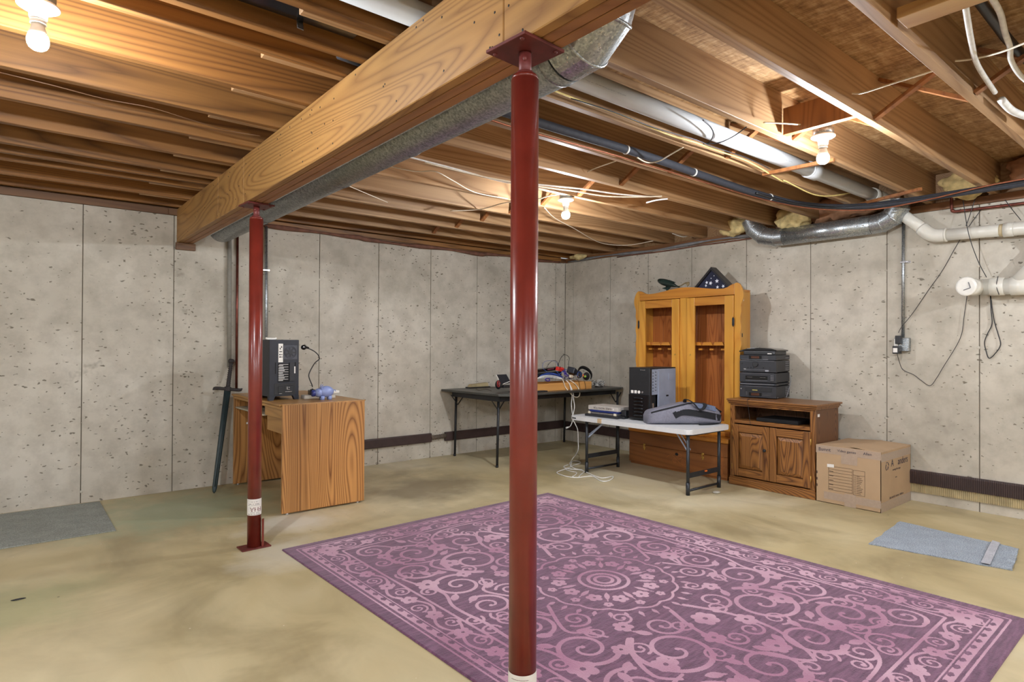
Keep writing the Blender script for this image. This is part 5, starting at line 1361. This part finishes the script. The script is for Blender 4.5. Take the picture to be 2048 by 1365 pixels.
def bagpt(s_, k, out=.004, n=28):
    for (s0, w0, h0), (s1, w1, h1) in zip(ST, ST[1:]):
        if s0 <= s_ <= s1:
            q = (s_ - s0) / (s1 - s0); rg = bagring(s_, w0 + (w1 - w0) * q, h0 + (h1 - h0) * q)
            i = int(k) % n; f_ = k - int(k); p = rg[i].lerp(rg[(i + 1) % n], f_); cen = sum(rg, Vector()) / n
            return p + (p - cen).normalized() * out
    return p_0
def ribbon(b, path, wd, th=.003):
    P = [bagpt(s_, k) for s_, k in path]; P = smoothp(P, 4)
    for a, c in zip(P, P[1:]):
        mid = (a + c) / 2; nrm = (mid - (p_0 + dA * ((mid - p_0).dot(dA)) + dB * .055 + Vector((0, 0, .06)))).normalized()
        b.bar(a - (c - a) * .1, c + (c - a) * .1, wd, th, nrm)
b = B('piping', 'strap', t); ribbon(b, [(.01, 11.6), (.12, 11.2), (.3, 11), (.45, 10.6), (.6, 9.8), (.75, 9.2), (.9, 9), (1.0, 9)], .014); b.done()
b = B('side_band', 'strap', t); ribbon(b, [(.32, 14.2), (.42, 13.6), (.55, 13.8), (.7, 14), (.85, 14.2), (1.0, 14.2)], .055); b.done()
b = B('end_panel', 'bagblue', t); ribbon(b, [(.62, 11.6), (.75, 11.6), (.92, 11.6)], .05, .002); b.done()
b = B('carry_handle', 'strap', t)
hp_ = [bagpt(.50, 8.5, .004), bagpt(.50, 8.5, .035), bagpt(.54, 10, .045), bagpt(.60, 12, .04), bagpt(.66, 13.2, .022), bagpt(.72, 13, .02), bagpt(.76, 11, .02), bagpt(.74, 8.8, .006)]
b.tube(hp_, .015, 8, sub=5, flat=.3); b.done()
b = B('loose_strap', 'strap', t); b.tube([bagpt(.98, 10, .004), bagpt(1.02, 9, .02), p_1 + dB * .1 + Vector((.02, -.01, .07)), p_1 + dB * .02 + Vector((0, -.02, .02)), p_1 + dB * -.06 - dA * .08 + Vector((0, 0, .006)), p_1 + dB * -.09 - dA * .2 + Vector((0, 0, .006))], .013, 8, sub=4, flat=.3); b.done()
b = B('buckle', 'silver', t); b.obox(p_1 + dB * .09 + Vector((.015, -.02, .085)), (.02, .02, .03), (0, .2, .3), .004); b.done()

# ================================================================== PINE GUN CABINET
t = thing('display_cabinet', 'tall honey pine cabinet with two open-framed doors and a wavy edge', 'cabinet', (5.15, 3.55, 0), local=True)
ROOT[t.name] = (Matrix.Translation((5.15, 3.55, 0)), False)
XF = 5.10; XB = 5.33
yL, yR = 4.16, 2.985        # outer faces of the upper case sides
CZ = 1.70
b = B('side_panel', 'pine', t); b.box(XF + .02, XB, yR + .025, yR + .045, .33, CZ, .002); b.done()
b = B('side_panel', 'pine', t); b.box(XF + .02, XB, yL - .045, yL - .025, .33, CZ, .002); b.done()
b = B('top_board', 'pine_y', t); b.box(XF + .02, XB, yR + .025, yL - .025, CZ, CZ + .02, .002); b.done()
for k in range(8):
    y0 = yR + .046 + k * (yL - yR - .092) / 8
    b = B('back_plank', 'pine_back', t); b.box(XB - .012, XB, y0 + .0008, y0 + (yL - yR - .092) / 8 - .0008, .34, CZ, .0015); b.done()
def wavy(y_in, y_base, sgn, z0, z1):
    pts = []
    n = 70
    for i in range(n + 1):
        z = z0 + (z1 - z0) * i / n
        a = .5 - .5 * math.cos((z - z0) / .155 * 2 * PI)
        y = y_base + sgn * (.005 + .012 * a)
        if z > z1 - .17: y = y_base + sgn * (.012 + .026 * math.sin(PI * (z - (z1 - .17)) / .17))
        pts.append((y, z))
    return pts
YRi, YLi = 3.034, 4.116
ZT = 1.775
b = B('face_stile', 'pine', t, label='scalloped outer stile')
pr = wavy(YRi, 2.985, -1, .36, ZT - .03)
b.prism([(YRi, .36)] + pr + [(2.985, ZT - .01), (3.01, ZT), (YRi, ZT - .004)], 'x', XF, XF + .02, .003); b.done()
b = B('face_stile', 'pine', t, label='scalloped outer stile')
pl = wavy(YLi, 4.152, 1, .36, ZT - .03)
b.prism([(YLi, .36)] + pl + [(4.145, ZT - .01), (4.13, ZT - .004), (YLi, ZT - .012)], 'x', XF, XF + .02, .003); b.done()
b = B('header_board', 'pine_y', t)
def hz(y):
    q = (y - YRi) / (YLi - YRi); e = abs(q - .5) * 2
    z = 1.730 + .040 * (math.cos(PI * min(1, e / .8)) * .5 + .5)
    if e > .8: z = 1.730 + (ZT - 1.738) * (.5 - .5 * math.cos(PI * (e - .8) / .2))
    return z
b.prism([(YRi + .0005, 1.668)] + [(YRi + .0005 + (YLi - YRi - .001) * i / 60, hz(YRi + (YLi - YRi) * i / 60)) for i in range(61)] + [(YLi - .0005, 1.668)], 'x', XF, XF + .02, .003); b.done()
b = B('center_stile', 'pine', t); b.box(XF, XF + .02, 3.531, 3.618, .36, 1.667, .002); b.done()
for nm, (a, c), (oa, oc), hs in (('left', (3.620, 4.114), (3.704, 4.035), 1), ('right', (3.036, 3.529), (3.125, 3.444), -1)):
    d_ = B('door', 'pine', t); zb = .42
    d_.box(XF - .016, XF + .004, oc, c, zb, 1.662, .003, 2); d_.box(XF - .016, XF + .004, a, oa, zb, 1.662, .003, 2); do = d_.done()
    b = B('rail', 'pine_y', do); b.box(XF - .015, XF + .004, oa, oc, 1.583, 1.661, .002); b.done()
    b = B('rail', 'pine_y', do); b.box(XF - .015, XF + .004, oa, oc, zb, zb + .09, .002); b.done()
    b = B('lock', 'brass', do); ky = (a + oa) / 2 if hs == 1 else (oc + c) / 2
    b.cyl((XF - .019, ky, 1.115), (XF - .015, ky, 1.115), .008, n=12); b.done()
    hy = c - .0 if hs == 1 else a
    b = B('hinge', 'blackm', do)
    for z in (1.42, .60):
        b.box(XF - .019, XF - .014, hy - .010, hy + .012, z - .035, z + .035, .002); b.cyl((XF - .018, hy, z - .045), (XF - .018, hy, z + .045), .004, n=8)
    b.done()
b = B('rack_shelf', 'pine_back', t)
ysn = np.linspace(yR + .05, yL - .05, 10)
b.box(XF + .05, XB - .012, yR + .046, yL - .046, 1.215, 1.235)
b.done()
b = B('rack_rest', 'pine_y', t)
for a, c in zip(ysn, ysn[1:]):
    b.prism([(a + .004, 1.205), (c - .004, 1.205), (c - .02, 1.237), (a + .02, 1.237)], 'x', XF + .03, XF + .052)
    b.prism([(XF + .055, a + .01), (XF + .055, a + .05), (XF + .12, a + .065), (XF + .12, a + .03)], 'z', 1.16, 1.175)
b.done()
b = B('price_sticker', 'paper', t); b.obox((5.20, yR + .0245, 1.625), (.035, .001, .018), (0, R(6), 0)); b.done()
b = B('side_latch', 'blackm', t); b.obox((5.19, yR + .024, 1.30), (.014, .004, .035), (0, 0, 0), .002); b.done()
# base chest
b = B('base_front_board', 'pine_dark', t); b.box(4.952, 4.972, 3.01, 4.125, .205, .325, .003); b.done()
b = B('base_front_board', 'pine_dark', t); b.box(4.950, 4.972, 3.01, 4.125, .02, .2035, .003); b.done()
b = B('base_side', 'pine_dark', t); b.box(4.972, XB, 3.01, 3.03, .02, .325); b.box(4.972, XB, 4.105, 4.125, .02, .325); b.box(XB - .02, XB, 3.03, 4.105, .02, .325); b.done()
b = B('base_plinth', 'pine_dark', t); b.box(4.965, XB, 3.02, 4.115, 0, .022); b.done()
b = B('rounded_ledge', 'pine_y', t); b.box(4.942, XB + .002, 3.0, 4.135, .326, .372, .018, 4); b.done()
b = B('upper_ledge', 'pine_y', t); b.box(XF - .045, XB, 3.05, 4.09, .372, .415, .008, 2); b.done()
for y in (3.93, 3.26):
    b = B('drawer_pull', 'brass', t)
    for dz in (.030, .0):
        b.sph((4.9485, y, .178 + dz), (.004, .015, .011), 12)
    b.prism([(y, .218), (y + .012, .205), (y, .150), (y - .012, .165)], 'x', 4.946, 4.9495); b.sph((4.942, y, .19), .007, 10); b.done()
b = B('carved_flowers', plain('carving_cut', (190, 112, 54), .5), t)
def carve(cy, cz, r, pet=5):
    pts = []
    for k in range(40):
        a = 2 * PI * k / 40; q = r * (.65 + .35 * abs(math.cos(a * pet / 2))); pts.append((4.9505, cy + q * math.cos(a), cz + q * math.sin(a)))
    b.tube(pts, .0012, 5, closed=True)
for cy, cz, r in ((3.07, .19, .024), (3.055, .13, .024), (3.075, .075, .02), (3.52, .15, .03), (3.47, .10, .026), (3.57, .10, .022)): carve(cy, cz, r); carve(cy, cz, r * .35, 1)
b.tube([(4.9505, 3.06, .05), (4.9505, 3.08, .12), (4.9505, 3.06, .2), (4.9505, 3.075, .26)], .0012, 5, sub=5); b.tube([(4.9505, 3.42, .06), (4.9505, 3.5, .08), (4.9505, 3.6, .15), (4.9505, 3.66, .12)], .0012, 5, sub=5)
b.done()
b = B('knot', 'dark', t); b.sph((4.951, 3.545, .165), (.002, .022, .017), 14); b.done()

# things on the cabinet
ax_ = 5.20
t = thing('flag_case', 'black triangular display case with a folded starred flag on the pine cabinet', 'flag case', (5.22, 3.30, CZ + .02))
zb_ = CZ + .021; apz = 1.952; cyf = 3.318; hwf = apz - zb_
def tri(s_): return [(cyf - hwf * s_, zb_ + (1 - s_) * hwf * .41), (cyf + hwf * s_, zb_ + (1 - s_) * hwf * .41), (cyf, zb_ + (1 - s_) * hwf * .41 + hwf * s_)]
b = B('frame', 'casewood', t)
O, I = tri(1), tri(.80)
for k in range(3):
    a0, a1 = O[k], O[(k + 1) % 3]; i0, i1 = I[k], I[(k + 1) % 3]
    b.prism([a0, a1, i1, i0], 'x', 5.165, 5.255)
b.done()
b = B('back_board', 'casewood', t); b.prism(tri(.85), 'x', 5.245, 5.254); b.done()
b = B('folded_flag', 'flagblue', t); b.prism(tri(.79), 'x', 5.185, 5.24, .004); b.done()
b = B('star', 'starw', t)
def star(cy, cz, r, rot):
    pts = []
    for k in range(10):
        a = rot + PI * k / 5; q = r if k % 2 == 0 else r * .42; pts.append((cy + q * math.cos(a), cz + q * math.sin(a)))
    b.prism(pts, 'x', 5.183, 5.1845)
for px, py, r in ((1255, 222, .022), (1168, 250, .021), (1115, 242, .017), (1105, 285, .014), (1262, 305, .017), (1340, 292, .018), (1175, 185, .007), (1215, 150, .006)):
    q = at('x', 5.184, 1250 + px / 6.823, 530 + py / 6.823); star(q.y, q.z, r, .3 + px * .01)
b.done()
t = thing('model_fish', 'glossy dark green carved fish figure with a mottled tan tail on the cabinet top', 'figurine', (5.2, 3.8, CZ + .02))
pl_ = lambda a, c, x=5.2: at('x', x, 1250 + a / 6.823, 530 + c / 6.823)
b = B('body', 'plane', t); b.tube([pl_(455, 212), pl_(500, 228), pl_(560, 245), pl_(620, 262), pl_(690, 285), pl_(740, 300)], lambda q: .008 + .028 * math.sin(min(1, q * 1.15 + .05) * PI) ** .8, 14, sub=5); b.done()
b = B('fin', 'plane', t); b.quad([pl_(570, 240), pl_(600, 205), pl_(695, 240), pl_(640, 255)], .006); b.quad([pl_(545, 270), pl_(640, 280), pl_(600, 330), pl_(560, 315)], .008); b.quad([pl_(500, 320), pl_(560, 300), pl_(620, 320), pl_(560, 340)], .008); b.done()
b = B('tail', 'planet', t); b.tube([pl_(690, 292), pl_(760, 285), pl_(820, 250), pl_(870, 240)], lambda q: .006 + .008 * q, 8, sub=4, flat=.5); b.quad([pl_(800, 250), pl_(870, 236), pl_(878, 262), pl_(850, 300), pl_(840, 270)], .006); b.done()
b = B('stand', 'plane', t); b.cyl(pl_(580, 300), (5.2, pl_(580, 300).y, CZ + .021), .01, .018, 12); b.done()

# ================================================================== TV STAND, STEREO, CARTON
ZS = .745
t = thing('tv_stand', 'worn brown oak stand with two panelled doors and an open shelf under the stereo', 'tv stand', (5.08, 2.58, 0))
SX0, SX1, SY0, SY1 = 4.885, 5.30, 2.215, 2.945
b = B('top_board', 'oak_dark_y', t); b.box(SX0 - .035, SX1 + .01, SY0 - .03, SY1 + .015, ZS - .016, ZS, .004, 2); b.box(SX0 - .024, SX1, SY0 - .02, SY1 + .012, ZS - .032, ZS - .016, .005, 2); b.box(SX0 - .012, SX1, SY0 - .01, SY1 + .01, ZS - .046, ZS - .032, .003); b.done()
b = B('side_panel', 'oak_side', t); b.box(SX0 + .02, SX1, SY0, SY0 + .02, .03, ZS - .046); b.done()
b = B('side_panel', 'oak_side', t); b.box(SX0 + .02, SX1, SY1 - .02, SY1, .03, ZS - .046); b.done()
b = B('back_panel', 'oak_side', t); b.box(SX1 - .008, SX1, SY0 + .02, SY1 - .02, .03, ZS - .046); b.done()
b = B('corner_post', 'oak_dark', t); b.box(SX0, SX0 + .022, SY0, SY0 + .04, .03, ZS - .046, .002); b.box(SX0, SX0 + .022, SY1 - .04, SY1, .03, ZS - .046, .002); b.done()
b = B('shelf_rail', 'oak_dark_y', t); b.box(SX0, SX0 + .022, SY0 + .0405, SY1 - .0405, .535, .565, .003); b.box(SX0, SX0 + .022, SY0 + .0405, SY1 - .0405, ZS - .062, ZS - .046, .001); b.done()
b = B('shelf', 'oak_dark_y', t); b.box(SX0 + .022, SX1 - .008, SY0 + .02, SY1 - .02, .545, .56); b.done()
b = B('plinth', 'oak_dark_y', t); b.box(SX0 - .012, SX1, SY0 - .006, SY1 + .006, 0, .06, .004); b.box(SX0 - .005, SX1, SY0 - .002, SY1 + .002, .06, .075, .003); b.done()
ym = (SY0 + SY1) / 2
for a, c, kn in ((ym + .002, SY1 - .028, True), (SY0 + .028, ym - .002, False)):
    d_ = B('door', 'oak_dark', t)
    st_ = .058
    d_.box(SX0 - .017, SX0 - .001, a, a + st_, .085, .528, .004, 2); d_.box(SX0 - .017, SX0 - .001, c - st_, c, .085, .528, .004, 2); do = d_.done()
    b = B('rail', 'oak_dark_y', do); b.box(SX0 - .0165, SX0 - .001, a + st_, c - st_, .462, .527, .003); b.done()
    b = B('rail', 'oak_dark_y', do); b.box(SX0 - .0165, SX0 - .001, a + st_, c - st_, .086, .15, .003); b.done()
    b = B('raised_panel', 'oak_dark', do)
    u0, u1, z0, z1 = a + st_ + .004, c - st_ - .004, .154, .458
    g_ = .028
    P8 = [Vector((SX0 - .004, u0, z0)), Vector((SX0 - .004, u1, z0)), Vector((SX0 - .004, u1, z1)), Vector((SX0 - .004, u0, z1)), Vector((SX0 - .015, u0 + g_, z0 + g_)), Vector((SX0 - .015, u1 - g_, z0 + g_)), Vector((SX0 - .015, u1 - g_, z1 - g_)), Vector((SX0 - .015, u0 + g_, z1 - g_))]
    b._add(P8 + [p + Vector((.008, 0, 0)) for p in P8[:4]], [(0, 1, 5, 4), (1, 2, 6, 5), (2, 3, 7, 6), (3, 0, 4, 7), (4, 5, 6, 7), (8, 9, 10, 11), (0, 1, 9, 8), (1, 2, 10, 9), (2, 3, 11, 10), (3, 0, 8, 11)]); b.done()
    if kn:
        b = B('knob', 'blackm', do); b.lathe([(.006, 0), (.006, .010), (.013, .016), (.014, .022), (.008, .027)], (SX0 - .017, a + .03, .335), 16, Matrix.Rotation(-PI / 2, 4, 'Y')); b.done()
    b = B('hinge', 'brass', do); hy = c if kn else a
    for z in (.16, .45): b.cyl((SX0 - .012, hy, z - .025), (SX0 - .012, hy, z + .025), .0045, n=8)
    b.done()
b = B('price_sticker', 'paper', t); b.obox((4.945, SY0 - .0008, .655), (.035, .0012, .022), (0, 0, 0)); b.done()
b = B('shelf_item', 'dark', label='dark flat player lying on the open shelf of the oak stand'); b.box(4.95, 5.25, 2.38, 2.74, .5602, .59, .004); b.done(cat='player')
b = B('thin_cable', 'black', label='thin black cord hanging down the front of the oak stand')
b.tube([(4.95, 2.80, ZS + .002), (4.86, 2.765, ZS + .002), (4.846, 2.762, ZS - .01), (4.855, 2.755, .66), (4.862, 2.748, .58), (4.868, 2.745, .53)], .0018, 5, sub=4); b.done(cat='cable')

# stack hi-fi
t = thing('stereo_system', 'black stacked stereo system on the brown oak stand', 'stereo', (5.235, 2.815, ZS), R(9), local=True)
wS, dS = .315, .36
xf = -dS / 2
units = [(.0, .108, 'cd_player'), (.112, .134, 'equalizer_strip'), (.138, .222, 'cassette_deck'), (.228, .330, 'amplifier'), (.334, .378, 'tuner')]
for z0, z1, nm in units:
    u = B(nm, 'charcoal', t, world=False); u.box(xf, xf + .03, -wS / 2, wS / 2, z0 + (.006 if z0 == 0 else 0), z1, .003); u.box(xf + .03, dS / 2, -wS / 2 + .004, wS / 2 - .004, z0 + .003, z1 - .001, .002); uo = u.done()
    def fb(name, m, y0, y1, a, c, d=.002, par=uo):
        q = B(name, m, par, world=False); q.box(xf - d, xf + .001, min(y0, y1), max(y0, y1), a, c, .0006); q.done()
    if nm == 'tuner':
        fb('display', 'blackg', .075, -.035, .342, .372); fb('display_glow_area', 'lcd', .055, -.015, .348, .368, .003)
        fb('trim_line', 'stripe', .14, -.09, .3365, .3385); fb('trim_line', 'stripe', -.045, -.09, .337, .340)
        for z in (.345, .353, .361): fb('button_row', 'silver', -.045, -.09, z, z + .0012)
    if nm == 'amplifier':
        k = B('volume_knob', 'black', uo, world=False); k.lathe([(.024, 0), (.024, .010), (.021, .013)], (xf, .018, .298), 28, Matrix.Rotation(-PI / 2, 4, 'Y')); k.done()
        fb('trim_line', 'stripe', .15, -.14, .3265, .3285); fb('power_button', 'black', .148, .13, .298, .308, .004)
        for y in (.085, .06, .035, -.05): 
            k = B('small_knob', 'black', uo, world=False); k.lathe([(.0055, 0), (.005, .007)], (xf, y, .268), 12, Matrix.Rotation(-PI / 2, 4, 'Y')); k.done()
        fb('badge', 'stripe', -.065, -.095, .236, .249); fb('trim_line', 'stripe', .12, -.08, .248, .2495); fb('badge', 'silver', .12, .1, .250, .258)
    if nm == 'cassette_deck':
        fb('cassette_window', 'blackg', .105, -.085, .160, .196); fb('window_line', 'silver', .09, .045, .182, .184, .003); fb('window_line', 'silver', -.02, -.07, .182, .184, .003); fb('trim_line', 'stripe', .105, -.085, .156, .158); fb('trim_line', 'stripe', .15, -.14, .2185, .220)
        for z in (.160, .172, .184, .198):
            for y in (-.112, -.126): fb('key', 'stripe', y, y - .009, z, z + .004, .004)
    if nm == 'cd_player':
        fb('display', 'blackg', .075, -.035, .020, .050); fb('display_glow_area', 'lcd', .055, -.015, .024, .046, .003)
        fb('tray_line', 'stripe', .15, -.13, .1045, .106); fb('tray_front', 'black', .11, -.12, .060, .092, .003); fb('gold_print', 'gold', .045, .0, .068, .075, .004); fb('badge', 'silver', .148, .138, .074, .084)
        for z in (.026, .034, .042): fb('button_row', 'silver', -.045, -.12, z, z + .0012)
        for z in (.03, .04, .05): fb('button_row', 'silver', .1, .09, z, z + .002)
    if nm == 'equalizer_strip':
        fb('trim_line', 'stripe', .15, -.14, .122, .125)
b = B('speaker_vents', 'stripe', t, world=False, label='pale vent slots on the side')
for z in (.03, .045, .06, .075, .09, .245, .26, .28, .30, .315, .35): b.box(.07, .16, -wS / 2 + .0032, -wS / 2 + .005, z, z + .004)
b.done()
b = B('side_screw', 'silver', t, world=False, kind='stuff')
for x, z in ((-.13, .012), (-.13, .118), (.15, .03)): b.sph((x, -wS / 2 + .004, z), .004, 8)
b.done()
b = B('stereo_cord', 'stripe', t, world=False); b.tube([(.19, -.1, .22), (.192, -.155, .19), (.17, -.165, .13), (.10, -.166, .05), (.04, -.17, .004)], .0026, 6, sub=4); b.done()
b = B('rear_case', 'black', t, world=False); b.box(dS / 2, dS / 2 + .02, -wS / 2 + .02, wS / 2 - .02, .01, .32); b.done()
t = thing('turntable', 'slim black turntable with a closed lid on top of the stereo', 'turntable', (5.225, 2.805, ZS + .378), R(9), local=True)
b = B('base', 'black', t, world=False); b.box(-.15, .14, -.135, .14, .0, .036, .008, 2); b.done()
b = B('lid', 'blackg', t, world=False)
prof = [(-.145, .034), (.148, .034), (.152, .044), (.10, .058), (.0, .063), (-.1, .056), (-.15, .044)]
b.prism([(y, z) for y, z in prof], 'x', -.155, .15, .003); b.done()
b = B('lid_handle', 'black', t, world=False); b.tube([(-.15, .14, .036), (-.15, .165, .034), (-.15, .175, .03)], .006, 8); b.done()
b = B('sticker', 'paper', t, world=False); b.box(-.152, -.149, -.105, -.07, .008, .016); b.done()
b = B('logo_print', 'stripe', t, world=False)
for y in (-.118, -.127): b.box(-.1515, -.1495, y - .001, y + .001, .012, .024)
b.done()

# moving carton
t = thing('moving_box', 'brown cardboard moving box with marker writing beside the oak stand', 'box', (5.17, 1.97, 0))
BX0, BX1, BY0, BY1, BH = 4.876, 5.462, 1.742, 2.203, .44
b = B('carton', 'cardboard', t)
b.box(BX0, BX0 + .004, BY0, BY1, 0, BH); b.box(BX1 - .004, BX1, BY0, BY1, 0, BH - .008); b.box(BX0, BX1, BY0, BY0 + .004, 0, BH - .004); b.box(BX0, BX1, BY1 - .004, BY1, 0, BH - .008); b.box(BX0, BX1, BY0, BY1, 0, .004); b.done()
b = B('flap', 'cardboard', t); b.quad([(BX0, BY0 + .19, BH - .001), (BX0, BY1, BH - .002), (BX1, BY1, BH - .012), (BX1, BY0 + .2, BH + .006)], .004); b.done()
b = B('flap', 'cardboard', t); b.quad([(BX0 + .002, BY0, BH - .004), (BX0 + .012, BY0 + .215, BH + .012), (BX0 + .29, BY0 + .21, BH + .010), (BX0 + .29, BY0, BH - .004)], .004); b.done()
b = B('flap', 'cardboard', t); b.quad([(BX0 + .295, BY0, BH - .004), (BX0 + .295, BY0 + .21, BH + .004), (BX1, BY0 + .21, BH + .004), (BX1, BY0, BH - .004)], .004); b.done()
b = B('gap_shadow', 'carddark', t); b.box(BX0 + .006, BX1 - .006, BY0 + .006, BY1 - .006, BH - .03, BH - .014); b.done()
b = B('packing_tape', 'tape', t)
fx = BX0 - .0008
b.box(fx, BX0, BY0, BY1, BH - .062, BH - .004); b.box(fx - .0006, BX0, BY0 + .16, BY0 + .275, BH - .125, BH - .062); b.box(fx, BX0, BY0 + .0, BY1 - .06, .03, .085); b.box(fx - .0006, BX0, BY0 + .17, BY0 + .25, .0, .095)
b.box(BX0, BX1, BY0 - .0008, BY0, BH - .075, BH - .02); b.box(BX0, BX1, BY0 - .0008, BY0, .0, .07); b.done()
def face(yc, zc, rot=0):
    c_, s_ = math.cos(rot), math.sin(rot)
    return lambda v: Vector((fx - .0012 - v.z * .4, yc - (v.x * c_ - v.y * s_), zc + v.x * s_ + v.y * c_))
b = B('marker_writing', 'inkblue', t); b.text('Bsmnt', .036, face(BY1 - .065, BH - .034, .02), ext=.0003); b.text('Video games', .026, face(BY0 + .235, BH - .030, .0), ext=.0003); b.text('Allen', .028, face(BY0 + .09, BH - .028, .02), ext=.0003); b.done()
b = B('printed_form', 'inkbrown', t)
def ln(y0, z0, y1, z1, w_=.0016): b.bar((fx - .0006, y0, z0), (fx - .0006, y1, z1), .0006, w_, (0, .01, 1) if abs(z1 - z0) < abs(y1 - y0) else (0, 1, 0))
fy1, fy0, fz0, fz1 = BY1 - .095, BY0 + .195, .105, .285
for z in np.linspace(fz0, fz1, 9)[0:]: ln(fy1, z, fy0, z)
ln(fy1, fz0, fy1, fz1); ln(fy0, fz0, fy0, fz1)
gy1, gy0 = BY0 + .188, BY0 + .108
ln(gy1, fz0 - .006, gy1, fz1 - .004); ln(gy0, fz0 - .006, gy0, fz1 - .004); ln(gy1, fz0 - .006, gy0, fz0 - .006); ln(gy1, fz1 - .004, gy0, fz1 - .004); ln(gy1, .245, gy0, .245)
for k in range(11):
    z = .112 + k * .0125
    ln(gy1 - .022, z, gy1 - .022 - random.uniform(.022, .045), z, .003); b.tube([(fx - .0006, gy1 - .012 + .0035 * math.cos(a), z + .0035 * math.sin(a)) for a in np.linspace(0, 2 * PI, 9)[:-1]], .0006, 4, closed=True)
for k in range(5): ln(fy1 - .005, .113 + k * .0335, fy1 - .035, .113 + k * .0335, .004)
b.done()
b = B('box_sticker', 'paper', t); b.obox((fx - .0012, BY1 - .11, .288), (.001, .05, .024), (R(-2), 0, 0)); b.done()
b = B('printed_arrows', 'inkbrown', t)
for z in (.115, .165, .215): b.box(fx, BX0 - .0002, BY1 - .012, BY1 - .001, z, z + .02)
b.done()
def side(xc, zc, rot=0): 
    c_, s_ = math.cos(rot), math.sin(rot)
    return lambda v: Vector((xc + v.x * c_ - v.y * s_, BY0 - .0014 - v.z * .4, zc + v.x * s_ + v.y * c_))
b = B('printed_brand', 'inkblue', t); b.text('A    anders', .075, side(5.23, .335), ext=.0003); b.text('moving & storage', .022, side(5.17, .285), ext=.0003)
b.text('www', .016, side(5.16, .225), ext=.0003); b.text('the world  moves  with us', .026, side(5.17, .085), ext=.0003)
for k in range(3): b.tube([(4.985 + .03 * math.cos(a + k * 2.1) * (1 - .2 * k), BY0 - .0012, .32 + .034 * math.sin(a + k * 2.1) * (1 - .2 * k)) for a in np.linspace(.2, 2.2, 8)], .003, 5, flat=.3)
b.done()
